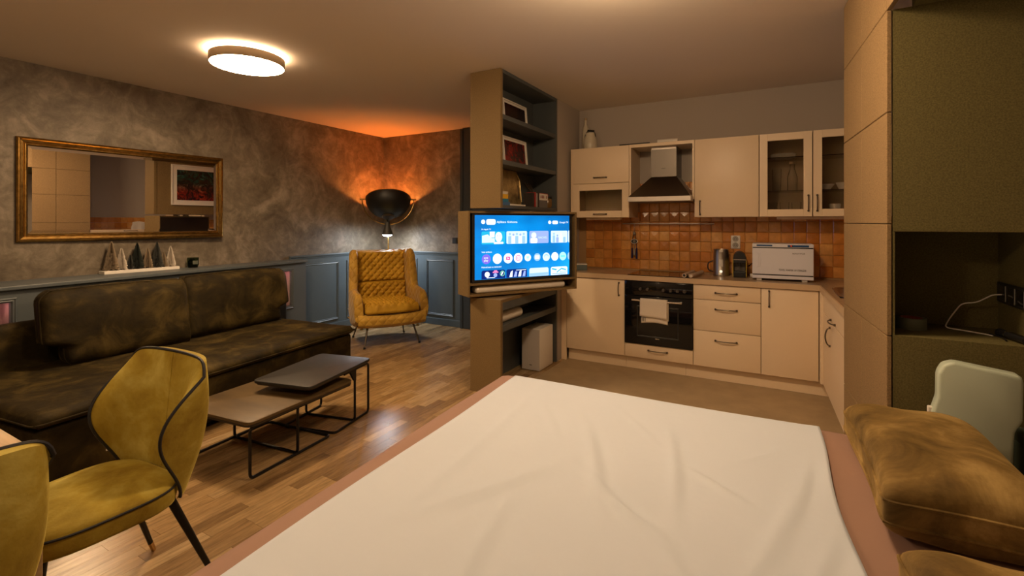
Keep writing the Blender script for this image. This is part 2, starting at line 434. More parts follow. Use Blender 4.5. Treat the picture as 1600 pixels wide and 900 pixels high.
for n in (n1, n2): add(bm, front(n[0], n[1], -.03, 0, 0, .45)); add(bm, front(n[0], n[1], -.03, 0, .845, .932))
obj('front_board', conw(bm), 'console_paint', con)
obj('end_board', conw(prism(bmesh.new(), poly(Y1 - .025, Y1, .001, -.001), 0, .931)), 'console_paint', con)
for a, b in ((1.40, 2.01), (2.17, 2.79)):
    obj('panel_moulding', conw(frame_bm(a, b, .2, .88, lambda u, d, z: (cx(u) + d, u, z))), 'console_paint', con)
for k, n in enumerate((n1, n2)):
    a, b = n
    bm = front(a, b, -.17, -.16, .45, .85); add(bm, front(a, b, -.16, -.03, .44, .452)); add(bm, front(a, b, -.16, -.03, .843, .853))
    add(bm, front(a - .01, a, -.17, -.03, .44, .85)); add(bm, front(b, b + .01, -.17, -.03, .44, .85))
    nb = obj('niche', conw(bm), 'niche_pink_cast', con)
    part_label(nb, 'pink lit niche')
    obj('niche_moulding', conw(frame_bm(a - .034, b + .034, .416, .879, lambda u, d, z: (cx(u) + d, u, z))), 'console_paint', nb)
    for yy in (b - .07, a + .12): obj('puck_light', conw(lathe(bmesh.new(), [(0, 0), (.018, 0), (.018, .006), (0, .006)], 16, (cx(yy) - .07, yy, .8368))), 'puck', nb)
tag(obj('book', B((cx(1.15) - .13, 1.09, .4525), (cx(1.15) - .05, 1.16, .70), .002), mat('white_blue_spine', (.4, .42, .5), .6)), 'small white book standing in the left niche of the console', 'book')

# mirror (hangs with its far end a little off the wall)
mr = thing('wall_mirror', 'wide gold framed wall mirror above the sofa', 'mirror', (XL + .003, 1.357, 1.25), -1.72)
mw, mh = 1.535, .815
prof = [(0, 0), (0, .016), (.008, .026), (.016, .028), (.022, .019), (.040, .015), (.046, .022), (.054, .024), (.060, .015), (.066, .012), (.066, 0)]
def frame_side(i):
    t = bmesh.new(); cs = [(0, 0, 1, 1), (mw, 0, -1, 1), (mw, mh, -1, -1), (0, mh, 1, -1)]
    rr = []
    for c in (cs[i], cs[(i + 1) % 4]):
        rr.append([t.verts.new((b, c[0] + c[2] * a, c[1] + c[3] * a)) for a, b in prof])
    for k in range(len(prof) - 1): t.faces.new((rr[0][k], rr[1][k], rr[1][k + 1], rr[0][k + 1]))
    bmesh.ops.recalc_face_normals(t, faces=t.faces); return t
for i, nm in enumerate(('bottom', 'right', 'top', 'left')):
    t = frame_side(i)
    o = obj('frame_rail', t, 'gold', mr, True); o.data.materials.append(M['gold_dark'])
    for k, p in enumerate(o.data.polygons): p.material_index = 1 if k in (0, 4, 8, 9) else 0
obj('backing', B((0, .004, .004), (.007, mw - .004, mh - .004)), 'black', mr)
t = bmesh.new(); a, bvl = .066, .024
o1 = [(a, a), (mw - a, a), (mw - a, mh - a), (a, mh - a)]; o2 = [(a + bvl, a + bvl), (mw - a - bvl, a + bvl), (mw - a - bvl, mh - a - bvl), (a + bvl, mh - a - bvl)]
v1 = [t.verts.new((.008, *p)) for p in o1]; v2 = [t.verts.new((.0092, *p)) for p in o2]
for i in range(4): t.faces.new((v1[i], v1[(i + 1) % 4], v2[(i + 1) % 4], v2[i]))
t.faces.new(v2); bmesh.ops.recalc_face_normals(t, faces=t.faces)
obj('mirror_glass', t, 'mirror', mr)

# tray with bottle-brush trees
tag(obj('display_tray', B((XL + .02, 1.865, .9601), (XL + .125, 2.45, .987), .003), 'white'), 'long white wooden base under the row of miniature fir trees', 'tray')
TW = [mat('fir_' + n, c, .9) for n, c in (('tan', (.30, .23, .15)), ('white', (.62, .56, .48)), ('dark', (.022, .028, .022)), ('charcoal', (.06, .06, .052)))]
def fir(name, y, h, m, label, sd):
    r = random.Random(sd); t = thing(name, label, 'ornament', (XL + .073, y, .987), r.uniform(0, 360), 'bottle brush fir trees on the ledge')
    obj('trunk', tube(bmesh.new(), [(0, 0, 0), (0, 0, h)], .002, 6), 'table_edge', t)
    obj('stand', lathe(bmesh.new(), [(0, 0), (.013, 0), (.012, .012), (0, .012)], 12), 'table_edge', t)
    b = bmesh.new(); n = int(1500 * h / .2); rad = .165 * h + .006
    for i in range(n):
        u = i / n; z = .012 + (h - .014) * u; rr = rad * (1 - u) ** .8 * r.uniform(.7, 1.18) + .004; a = i * 2.399 + r.uniform(-.3, .3); a2 = a + .07
        dz = r.uniform(-.009, .006)
        p0 = b.verts.new((0, 0, z)); p1 = b.verts.new((rr * math.cos(a), rr * math.sin(a), z - .006 + dz)); p2 = b.verts.new((rr * math.cos(a2), rr * math.sin(a2), z + .002 + dz)); p3 = b.verts.new((0, 0, z + .004))
        b.faces.new((p0, p1, p2, p3))
    lathe(b, [(0, .012), (rad * .5, .013), (rad * .3, h * .5), (0, h * .97)], 12)
    obj('bristles', b, m, t)
for k, (y, h, mi, lb) in enumerate(((1.934, .25, 0, 'tall tan miniature fir tree at the left end of the white tray'), (2.007, .19, 1, 'frosted white miniature fir, second from left on the tray'),
        (2.072, .125, 3, 'smallest charcoal miniature fir, third from left on the tray'), (2.125, .235, 2, 'tall dark green miniature fir, fourth from left on the tray'),
        (2.207, .18, 0, 'mid height tan miniature fir between the two tall dark ones'), (2.282, .235, 3, 'tall charcoal miniature fir, third from right on the tray'),
        (2.337, .14, 0, 'short tan miniature fir, second from right on the tray'), (2.395, .19, 1, 'frosted white miniature fir at the right end of the tray'))):
    fir('miniature_fir', y, h, TW[mi], lb, k)
cg = thing('candle_glass', 'dark green glass candle holder on the grey ledge right of the trees', 'candle', (XL + .08, 2.59, .96))
obj('cup', lathe(bmesh.new(), [(0, 0), (.040, 0), (.050, .03), (.050, .098), (.046, .098), (.046, .03), (.036, .008), (0, .008)], 28), 'smoke_glass', cg, True)
obj('wax', lathe(bmesh.new(), [(0, .0085), (.034, .0085), (.043, .03), (.043, .055), (0, .055)], 24), mat('dark_wax', (.05, .055, .035), .6), cg, True)
obj('paper_label', surf(bmesh.new(), lambda u, v: (.0505 * math.cos(-.5 + u), .0505 * math.sin(-.5 + u), .035 + .035 * v), 8, 1), mat('olive_label', (.10, .11, .08), .6), cg)

# ================================================================== SOFA
sf = thing('sofa', 'long dark olive brown velvet sofa bed against the grey console', 'sofa', (-3.26, .93, 0), 97)
Lz = 2.375
obj('base', B((0.015, .035, .03), (Lz - .02, 1.16, .34), .02, 3), 'sofa', sf, True)
def seat_f(top):
    def f(u, v):
        x = -.005 + (Lz + .01) * u; y = -.005 + 1.19 * v
        e = min(u * Lz, (1 - u) * Lz, v * 1.19) / .06; e = min(1, max(0, e)); rr = math.sqrt(1 - (1 - e) ** 2)
        z = .345 + .03 * (1 - rr) if not top else .375 + .045 * rr + .006 * math.sin(x * 5.1) * math.sin(y * 6) * rr
        return (x, y, z)
    return f
seat = obj('seat_mattress', shell(bmesh.new(), seat_f(True), seat_f(False), 60, 30), 'sofa', sf, 'all')
obj('piping', tube(bmesh.new(), fillet([(-.008, 1.1, .378), (-.008, -.008, .378), (Lz + .008, -.008, .378), (Lz + .008, 1.1, .378)], .05), .005, 8), 'sofa', seat, True)
obj('backrest', B((-.6, 1.165, .03), (Lz + .28, 1.283, .725), .045, 4), 'sofa', sf, True)
obj('arm_end', B((-.62, .95, .03), (-.03, 1.16, .70), .04, 4), 'sofa', sf, True)
for x in (.1, Lz - .12):
    for y in (.1, 1.1): obj('foot', B((x - .03, y - .03, 0), (x + .03, y + .03, .03)), 'black', sf)
tg = obj('care_tag', B((.33, .028, .11), (.35, .036, .15)), 'white', sf); part_label(tg, 'small white care tag')
def back_cushion(name, label, x0, wdt, notch_left, lean=10):
    H, T = .505, .17
    t = thing(name, label, 'cushion', (0, 0, 0), 0, 'velvet back cushions of the sofa')
    org = Matrix.Translation((-3.26, .93, 0)) @ Matrix.Rotation(R(97), 4, 'Z')
    p = org @ Vector((x0, .90, .424)); t.location = p; t.rotation_euler = (0, 0, R(97 - 5))
    def lim(v):
        s = min(1, max(0, (v - .24) / .10)); s = s * s * (3 - 2 * s); c = .11 * (1 - s)
        rt = .06 * max(0, (v - .84) / .16) ** 2.2 + .03 * max(0, (.12 - v) / .12) ** 2
        return (c + rt, wdt - rt * .5) if notch_left else (rt * .5, wdt - c - rt)
    def f(side):
        def g(u, v):
            a, b = lim(v); x = a + (b - a) * u; d = min((x - a), (b - x), v * H * 1.0, (1 - v) * H) / .10
            d = min(1, max(0, d)); th = T / 2 * (.42 + .58 * math.sqrt(1 - (1 - d) ** 2)) + .028 * math.sin(PI * u) * math.sin(PI * v)
            th *= 1 + .04 * math.sin(9 * u + 3 * v) * math.sin(7 * v)
            z = v * H + (.012 * math.sin(u * 2.8 + .4) if v > .5 else 0)
            return (x, side * th + math.tan(R(lean)) * v * H + T * .5, z)
        return g
    c = obj('cushion_cover', shell(bmesh.new(), f(-1), f(1), 48, 30), 'sofa', t, 'all')
    for sd in (-1, 1):
        g = f(sd); loop = [g(k / 24, 0) for k in range(24)] + [g(1, k / 24) for k in range(24)] + [g(1 - k / 24, 1) for k in range(24)] + [g(0, 1 - k / 24) for k in range(24)]
        obj('seam_piping', tube(bmesh.new(), loop, .0045, 6, True), 'sofa', c, True)
back_cushion('back_cushion', 'larger left velvet back cushion of the sofa, notched at lower left', .45, .93, True)
back_cushion('back_cushion', 'right velvet back cushion of the sofa, notched at lower right', 1.40, 1.0, False)

# ================================================================== COFFEE TABLES
def rrect(w_, d_, r, n=6):
    return [tuple(p)[:2] for p in fillet([(0, 0, 0), (w_, 0, 0), (w_, d_, 0), (0, d_, 0)], r, n, True)]
def bar(bm, pts, r=.0085, fil=.03): return tube(bm, fillet(pts, fil), r, 8)
lt = thing('coffee_table', 'low brown topped coffee table with black wire frame in front of sofa', 'table', (-2.497, 1.568, 0), 95.4)
top = obj('table_top', prism(bmesh.new(), rrect(.80, .60, .05), .302, .32, .004), 'table_brown', lt, True)
obj('edge_band', prism(bmesh.new(), rrect(.80, .60, .05), .292, .302), 'table_edge', lt)
bm = bar(bmesh.new(), [(.78, .02, .286), (.02, .02, .286), (.02, .02, .0086), (.60, .02, .0086), (.60, .3, .0086)])
obj('front_rail', bm, 'black_metal', lt, True)
obj('back_rail', bar(bmesh.new(), [(.78, .58, .286), (.02, .58, .286), (.02, .58, .0086), (.60, .58, .0086), (.60, .3, .0086)]), 'black_metal', lt, True)
obj('cross_bar', bar(bmesh.new(), [(.34, .02, .286), (.34, .02, .0086), (.34, .58, .0086), (.34, .58, .286)]), 'black_metal', lt, True)
obj('stay', bar(bmesh.new(), [(.43, .1, .286), (.45, .1, .25), (.62, .1, .25), (.64, .1, .286)]), 'black_metal', lt, True)
bt = thing('coffee_table', 'black coffee table overlapping the far end of the brown one', 'table', (-2.498, 1.956, 0), 102.7)
obj('table_top', prism(bmesh.new(), rrect(.665, .45, .05), .380, .40, .006), 'table_black', bt, True)
obj('edge_band', prism(bmesh.new(), rrect(.645, .43, .05), .372, .380, mtx=Matrix.Translation((.01, .01, 0))), 'table_edge', bt)
for y, nm in ((.02, 'front_rail'), (.43, 'back_rail')):
    obj(nm, bar(bmesh.new(), [(.36, y, .366), (.645, y, .366), (.645, y, .0086), (.26, y, .0086), (.26, .225, .0086)]), 'black_metal', bt, True)
obj('cross_bar', bar(bmesh.new(), [(.48, .02, .366), (.48, .02, .0086), (.48, .43, .0086), (.48, .43, .366)]), 'black_metal', bt, True)
obj('bracket', prism(bmesh.new(), [(.415, .368), (.485, .368), (.485, .29), (.468, .29)], .012, .028, axis='Y'), 'black_metal', bt)

# ================================================================== DINING CHAIRS and TABLE
def make_dchair(label, loc, rz):
    t = thing('dining_chair', label, 'chair', loc, rz, 'mustard velvet dining chairs')
    # seat: rounded trapezoid, front at -y
    def outline(k):
        a = 2 * PI * k; c, s = math.cos(a), math.sin(a); p = 3.2
        x = abs(c) ** (2 / p) * (1 if c > 0 else -1); y = abs(s) ** (2 / p) * (1 if s > 0 else -1)
        return x * (.222 + .016 * y), y * .235 + .0
    def sf_(u, v):
        x, y = outline(u); R_ = v
        prof = [(0, .38), (.86, .38), (.98, .39), (1.0, .41), (1.0, .44), (.985, .455), (.93, .466), (.7, .474), (0, .478)]
        i = min(int(v * 8), 7); q = v * 8 - i; r = prof[i][0] * (1 - q) + prof[i + 1][0] * q; z = prof[i][1] * (1 - q) + prof[i + 1][1] * q
        return (x * r, y * r, z)
    bm = surf(bmesh.new(), sf_, 56, 16, True); bmesh.ops.remove_doubles(bm, verts=bm.verts, dist=1e-5); bmesh.ops.recalc_face_normals(bm, faces=bm.faces)
    s = obj('seat', bm, 'mustard', t, 'all')
    obj('seat_piping', tube(bmesh.new(), [(outline(k / 56)[0] * .995, outline(k / 56)[1] * .995, .449) for k in range(56)], .0045, 6, True), 'piping', s, True)
    Wd = lambda v: .212 + .068 * math.sin(min(1, v * 1.2) * PI / 2)
    Dp = lambda v: .025 + .125 * math.sin(PI * max(0, min(1, v)) ** 1.35) ** 1.1
    def pos(u, v, off):
        s_ = 2 * u - 1
        zt = .497 - .012 * s_ * s_ - .05 * abs(s_) ** 9; z = .395 + zt * v
        back = .232 + .05 * v
        x = Wd(v) * s_ * (1 - .12 * abs(s_) ** 3); y = back - Dp(v) * abs(s_) ** 2.7
        # outward normal in plan
        dx = Wd(v) * (1 - .48 * abs(s_) ** 3); dy = -Dp(v) * 2.7 * abs(s_) ** 1.7 * (1 if s_ > 0 else -1)
        n = Vector((-dy, dx, 0)); n.normalize()
        if n.y < 0: n = -n
        return (x + n.x * off, y + n.y * off, z)
    inner = lambda u, v: pos(u, v, .004 * (1 - (2 * u - 1) ** 8))
    def outer(u, v):
        s_ = 2 * u - 1; p = inner(u, v); k = .04 + .03 * math.sin(PI * min(1, v))
        return (p[0] * (1 - .03 * abs(s_) ** 4), .232 + .05 * v + k - .075 * abs(s_) ** 3.5, p[2] - .004)
    b = obj('backrest', shell(bmesh.new(), inner, outer, 40, 26), 'mustard', t, True)
    rim = [inner(0, k / 26) for k in range(26)] + [inner(k / 40, 1) for k in range(40)] + [inner(1, 1 - k / 26) for k in range(27)]
    obj('back_piping', tube(bmesh.new(), rim, .0055, 6), 'piping', b, True)
    obj('centre_seam', tube(bmesh.new(), [inner(.5, .12 + .86 * k / 12) for k in range(13)], .0022, 5), 'mustard', b, True)
    for sx, y0, y1 in ((-1, .19, .33), (1, .19, .33), (-1, -.17, -.22), (1, -.17, -.22)):
        x0, x1 = sx * .16, sx * (.225 if y0 > 0 else .195)
        l = obj('leg', tube(bmesh.new(), [(x0, y0, .385), (x0 + (x1 - x0) * .88, y0 + (y1 - y0) * .88, .046)], .015, 12, r2=.0095), 'black_metal', t, True)
        obj('brass_tip', tube(bmesh.new(), [(x0 + (x1 - x0) * .88, y0 + (y1 - y0) * .88, .046), (x1, y1, 0.002)], .0105, 12, r2=.0085), 'brass', l, True)
    return t
make_dchair('mustard velvet wingback dining chair with full seat in view beside the low table', (-2.10, .73, 0), 3)
make_dchair('mustard velvet dining chair cut off at the lower left corner, back turned', (-1.831, .243, 0), -91)
dt = thing('dining_table', 'light oak dining table at the lower left edge of the photo', 'table', (-2.6, .05, 0))
obj('table_top', B((-.9, -.55, .718), (.82, .49, .75), .004), 'oak', dt, True)
for x in (-.85, .752):
    for y in (-.5, .42): obj('leg', B((x, y, 0), (x + .06, y + .06, .718), .003), 'oak', dt)

# ================================================================== ARMCHAIR + FLOOR LAMP
ac = thing('armchair', 'amber quilted velvet wingback armchair with thin metal legs in the corner', 'armchair', (-4.13, 4.28, 0), 58)
def quilt(p, q, cell): # diamond puff height 0..1
    a, b = (p + q) / cell, (p - q) / cell
    return min(1, (abs(math.sin(PI * a / 1)) * abs(math.sin(PI * b / 1))) ** .6)
# shell: U in plan, front at -y
def upath(s):
    pts = [(-.41, -.34), (-.415, -.1), (-.385, .12), (-.345, .29), (-.2, .37), (0, .385), (.2, .37), (.345, .29), (.385, .12), (.415, -.1), (.41, -.34)]
    n = len(pts) - 1; i = min(int(s * n), n - 1); q = s * n - i
    g = lambda k: Vector(pts[max(0, min(n, k))])
    p0, p1, p2, p3 = g(i - 1), g(i), g(i + 1), g(i + 2)
    return ((2 * p1) + (p2 - p0) * q + (2 * p0 - 5 * p1 + 4 * p2 - p3) * q * q + (3 * p1 - p0 - 3 * p2 + p3) * q ** 3) / 2
def utop(s):
    a = abs(s - .5) * 2
    if a < .60: return 1.06 + .02 * (a / .60) ** 2
    if a < .72: k = (a - .60) / .12; k = k * k * (3 - 2 * k); return 1.08 - (1.08 - .64) * k
    if a < .93: return .64 - .03 * (a - .72) / .21
    return .61 - .10 * ((a - .93) / .07) ** 2
def ubot(s): a = abs(s - .5) * 2; return .22 + .07 * max(0, (a - .8) / .2) ** 2
NS = 64
def un_(s):
    d = upath(min(1, s + .004)) - upath(max(0, s - .004)); n = Vector((-d.y, d.x)); n.normalize(); return n   # left normal
rows = []
t = bmesh.new()
for i in range(NS + 1):
    s = i / NS; p = upath(s); n = un_(s)
    if n.dot(Vector((0, .0)) - p) > 0: n = -n
    z0, z1 = ubot(s), utop(s); ring = []
    T_ = .085
    for (o_, z) in ((-T_, z0 + .02), (-.03, z0), (.0, z0 + .03), (.012, z0 + .12), (.014, (z0 + z1) / 2), (.008, z1 - .05), (-.012, z1 - .012), (-T_ / 2, z1), (-T_ + .012, z1 - .012), (-T_, z1 - .05), (-T_, (z0 + z1) / 2)):
        ring.append(t.verts.new((p.x + n.x * o_, p.y + n.y * o_, z)))
    rows.append(ring)
for a, b in zip(rows, rows[1:]):
    m_ = len(a)
    for k in range(m_): t.faces.new((a[k], b[k], b[(k + 1) % m_], a[(k + 1) % m_]))
t.faces.new(rows[0]); t.faces.new(rows[-1][::-1]); bmesh.ops.recalc_face_normals(t, faces=t.faces)
def quilt_mat():
    m, nt, b = newmat('amber_quilted_outer'); v = coords(nt)
    f = noise(nt, v, 4, 5)
    nt.links.new(ramp(nt, f, [(.3, (.30, .155, .011)), (.5, (.44, .245, .018)), (.72, (.56, .33, .035))]), b.inputs['Base Color'])
    b.inputs['Roughness'].default_value = .6; b.inputs['Sheen Weight'].default_value = .3
    sx = nt.nodes.new('ShaderNodeSeparateXYZ'); nt.links.new(v, sx.inputs[0])
    def mth(op, a, c=None):
        n = nt.nodes.new('ShaderNodeMath'); n.operation = op
        for i, q in enumerate((a, c)):
            if q is None: continue
            if isinstance(q, (int, float)): n.inputs[i].default_value = q
            else: nt.links.new(q, n.inputs[i])
        return n.outputs[0]
    xy = mth('ADD', sx.outputs[0], mth('MULTIPLY', sx.outputs[1], -1.0))
    p1 = mth('ABSOLUTE', mth('SINE', mth('MULTIPLY', mth('ADD', xy, sx.outputs[2]), 30)))
    p2 = mth('ABSOLUTE', mth('SINE', mth('MULTIPLY', mth('SUBTRACT', xy, sx.outputs[2]), 30)))
    bump(nt, b, mth('POWER', mth('MULTIPLY', p1, p2), .4), .6, .012); return m
M['amber_outer'] = quilt_mat()
obj('wing_shell', t, 'amber_outer', ac, True)
bm = surf(bmesh.new(), lambda u, v: (0, 0, 0), 1, 1); bm.free()
# seat deck with rounded front rail
def deck(u, v):
    x = -.385 + .77 * u
    prof = [(.28, .26), (-.28, .24), (-.33, .235), (-.365, .27), (-.37, .33), (-.35, .375), (-.30, .38), (.28, .36)]
    i = min(int(v * 7), 6); q = v * 7 - i
    return (x, prof[i][0] * (1 - q) + prof[i + 1][0] * q - .02 * math.sin(PI * u), prof[i][1] * (1 - q) + prof[i + 1][1] * q - .015 * math.sin(PI * u))
obj('seat_rail', surf(bmesh.new(), deck, 20, 28), 'amber_outer', ac, 'all')
def pad(name, x0, x1, z0, z1, y, T, lean, curve=.03, cell=.085):
    def f(u, v):
        x = x0 + (x1 - x0) * u; z = z0 + (z1 - z0) * v
        e = min(u * (x1 - x0), (1 - u) * (x1 - x0), v * (z1 - z0), (1 - v) * (z1 - z0)) / .035; e = min(1, max(0, e)); e = math.sqrt(1 - (1 - e) ** 2)
        return (x, y - T * e - .032 * quilt(x, z, cell) * e + lean * v + curve * (2 * u - 1) ** 2 * -1, z)
    fb = lambda u, v: (x0 + (x1 - x0) * u, y + .06 + lean * v, z0 + (z1 - z0) * v)
    return obj(name, shell(bmesh.new(), f, fb, 76, 56), 'amber', ac, 'all')
pad('upper_back_pad', -.295, .295, .685, 1.045, .235, .035, .05)
pad('lumbar_pad', -.295, .295, .41, .685, .195, .06, .035)
def seat_c(u, v):
    x = -.305 + .61 * u; y = -.40 + .58 * v + .03 * (2 * u - 1) ** 2 * (1 - v)
    e = min(u * .61, (1 - u) * .61, v * .58, (1 - v) * .58) / .055; e = min(1, max(0, e)); e = math.sqrt(1 - (1 - e) ** 2)
    return (x, y, .405 + .065 * e + .034 * quilt(x, y, .085) * e + .01 * math.sin(PI * u))
def seat_b(u, v):
    a = seat_c(u, v); e = min(u * .61, (1 - u) * .61, v * .58, (1 - v) * .58) / .03; e = min(1, e)
    return (a[0], a[1], .405 - .026 * math.sqrt(max(0, 1 - (1 - e) ** 2)))
obj('seat_cushion', shell(bmesh.new(), seat_c, seat_b, 76, 76), 'amber', ac, 'all')
for sx in (-1, 1):
    for y0, y1 in ((-.24, -.33), (.20, .30)):
        l = obj('leg', tube(bmesh.new(), [(sx * .25, y0, .27), (sx * .31, y1, .02)], .013, 10, r2=.009), 'pewter', ac, True)
        obj('foot_pad', lathe(bmesh.new(), [(0, 0), (.014, 0), (.012, .022), (0, .022)], 12, (sx * .313, y1 * 1.01, 0)), 'black', l, True)

fl = thing('floor_lamp', 'tall dome floor lamp with black bowl glowing orange in the corner', 'lamp', (-4.70, 4.93, 0))
lean = Matrix.Translation((0, 0, 1.72)) @ Matrix.Rotation(R(24), 4, Vector((.7, .72, 0)).normalized())   # bowl opening tipped towards the corner
obj('pole', tube(bmesh.new(), [(0, 0, .12), (0, 0, 1.385)], .012, 12), 'brass', fl, True)
for k in range(3):
    a = R(20 + 120 * k)
    obj('tripod_leg', tube(bmesh.new(), fillet([(0, 0, .3), (.05 * math.cos(a), .05 * math.sin(a), .26), (.42 * math.cos(a), .42 * math.sin(a), .02)], .05), .009, 8), 'brass', fl, True)
    obj('tripod_foot', lathe(bmesh.new(), [(0, 0), (.022, 0), (.018, .03), (0, .03)], 12, (.42 * math.cos(a), .42 * math.sin(a), 0)), 'brass', fl, True)
obj('hub', lathe(bmesh.new(), [(0, 1.36), (.02, 1.365), (.02, 1.40), (.012, 1.42), (0, 1.42)], 16), 'pewter', fl, True)
cr, crt = .31, .285
ax = Vector((.72, .694, 0))      # trunnion axis, across the view of the corner
yoke = [Vector((0, 0, 1.72)) + ax * (.345 * math.cos(a)) + Vector((0, 0, .345 * math.sin(a))) for a in [PI + PI * k / 40 for k in range(41)]]
obj('yoke', tube(bmesh.new(), yoke, .007, 8), 'brass', fl, True)
for s_ in (-1, 1):
    obj('yoke_knob', tube(bmesh.new(), [Vector((0, 0, 1.72)) + ax * s_ * .30, Vector((0, 0, 1.72)) + ax * s_ * .375], .013, 12), 'brass', fl, True)
rotm = Matrix.Translation((0, 0, 1.72)) @ Matrix.Rotation(R(-24), 4, ax)
prof = [(.30 * math.sin(a) if k else 0, -.265 * math.cos(a)) for k, a in enumerate([PI / 2 * j / 14 for j in range(15)])]
obj('bowl', lathe(bmesh.new(), prof, 48, mtx=rotm), 'dome_out', fl, True)
prof2 = [(p[0] * .975, p[1] * .97 + .002) for p in prof]
o = obj('bowl_lining', lathe(bmesh.new(), prof2, 48, mtx=rotm), 'dome_in', fl, True)
obj('bowl_rim', tube(bmesh.new(), [rotm @ Vector((.298 * math.cos(2 * PI * k / 48), .298 * math.sin(2 * PI * k / 48), .002)) for k in range(48)], .007, 8, True), 'brass', fl, True)
obj('bowl_cap', lathe(bmesh.new(), [(0, -.285), (.07, -.28), (.085, -.262), (.08, -.25)], 24, mtx=rotm), 'pewter', fl, True)
obj('bulb', lathe(bmesh.new(), [(0, -.11), (.028, -.10), (.042, -.07), (.03, -.03), (0, -.02)], 16, mtx=rotm), 'bulb', fl, True)
obj('socket', lathe(bmesh.new(), [(.02, -.255), (.02, -.10)], 12, mtx=rotm), 'brass', fl, True)
obj('stem', tube(bmesh.new(), [(0, 0, 1.38), rotm @ Vector((0, 0, -.27))], .012, 10), 'pewter', fl, True)
cl = thing('clip_lamp', 'small grey cone lamp with white light clipped below the dome', 'lamp', (-4.66, 4.87, 1.235))
obj('cone_shade', lathe(bmesh.new(), [(.075, 0), (.028, .135), (.024, .17), (0, .172)], 32), mat('grey_cone', (.07, .07, .07), .45, .3), cl, True)
obj('cone_lining', lathe(bmesh.new(), [(.073, .001), (.027, .132), (0, .135)], 32), 'white', cl, True)
obj('lamp_disc', lathe(bmesh.new(), [(0, -.024), (.03, -.021), (.055, -.010), (.066, .006), (0, .008)], 24), 'spot', cl, True)
obj('clip', tube(bmesh.new(), fillet([(0, 0, .168), (0, 0, .22), (-.04, .06, .22)], .02), .008, 8), 'black_metal', cl, True)

# ================================================================== BOOKCASE PILLAR + SWIVEL TV
BX0, BX1, BY0, BY1 = -2.262, -1.968, 3.333, 4.461
bk = thing('hanging_bookcase', 'tall upper bookcase of tan board with slate interior hung from the ceiling', 'bookcase', (BX1, BY0, 1.52))
L = lambda lo, hi, bev=0: xf(B(lo, hi, bev), Matrix.Translation((-BX1, -BY0, -1.52)))
obj('end_panel', L((BX0, BY0, 1.52), (BX1, BY0 + .035, CE - .001), .002), 'mdf', bk)
obj('end_panel', L((BX0, BY1 - .03, 1.52), (BX1, BY1 - .001, CE - .001), .002), 'slate_shelf', bk)
obj('back_panel', L((BX0 + .02, BY0 + .035, 1.52), (BX0 + .035, BY1 - .03, CE - .001)), 'slate_shelf', bk)
obj('rear_panel', L((BX0 + .008, BY0 + .035, 1.52), (BX0 + .02, BY1 - .03, CE - .001)), 'mdf', bk)
obj('inner_lining', L((BX0 + .035, BY0 + .035, 1.545), (BX1 - .002, BY0 + .038, CE - .03)), 'slate_shelf', bk)
obj('top_board', L((BX0 + .035, BY0 + .035, CE - .03), (BX1 - .001, BY1 - .03, CE - .001)), 'slate_shelf', bk)
obj('bottom_board', L((BX0 + .035, BY0 + .035, 1.52), (BX1 - .001, BY1 - .03, 1.545)), 'slate_shelf', bk)
for z in (1.878, 2.248): obj('shelf', L((BX0 + .035, BY0 + .038, z), (BX1 - .004, BY1 - .03, z + .038), .001), 'slate_shelf', bk)
lb = thing('low_cabinet', 'low tan cabinet with open slate shelf under the swivelling television', 'cabinet', (BX1, BY0, 0))
L2 = lambda lo, hi, bev=0: xf(B(lo, hi, bev), Matrix.Translation((-BX1, -BY0, 0)))
obj('end_panel', L2((BX0, BY0, 0), (BX1, BY0 + .035, .777), .003), 'mdf', lb)
obj('end_panel', L2((BX0, BY1 - .03, 0), (BX1, BY1 - .001, .75), .002), 'slate_shelf', lb)
obj('top_board', L2((BX0, BY0 + .035, .75), (BX1, BY1 - .001, .777), .003), 'mdf', lb)
obj('top_rail', L2((BX0 + .02, BY0 + .035, .685), (BX1 - .003, BY1 - .03, .75)), 'slate_shelf', lb)
obj('back_panel', L2((BX0 + .004, BY0 + .035, 0), (BX0 + .02, BY1 - .03, .75)), 'slate_shelf', lb)
obj('inner_lining', L2((BX0 + .02, BY0 + .035, 0), (BX1 - .002, BY0 + .038, .685)), 'slate_shelf', lb)
obj('shelf', L2((BX0 + .02, BY0 + .038, .51), (BX1 - .003, BY1 - .03, .56), .002), 'slate_shelf', lb)
tag(obj('paper_roll', tube(bmesh.new(), [(-2.06, 3.42, .605), (-2.06, 3.80, .605)], .045, 28), 'white', None, True), 'white roll lying on the shelf of the low cabinet', 'roll')
sb = thing('subwoofer', 'light grey subwoofer box standing on the floor inside the low cabinet', 'speaker', (-2.066, 4.21, 0))
obj('cabinet_body', B((-.094, -.15, .006), (.094, .15, .395), .006), 'grey_white', sb, True)
obj('front_cloth', B((-.092, -.153, .008), (.092, -.15, .393)), mat('grey_cloth', (.55, .52, .50), .9), sb)
obj('badge', B((-.012, -.155, .052), (.012, -.153, .058)), 'black', sb)
for sx in (-1, 1):
    for sy in (-1, 1): obj('foot', B((sx * .07 - .012, sy * .12 - .012, 0), (sx * .07 + .012, sy * .12 + .012, .007)), 'black', sb)

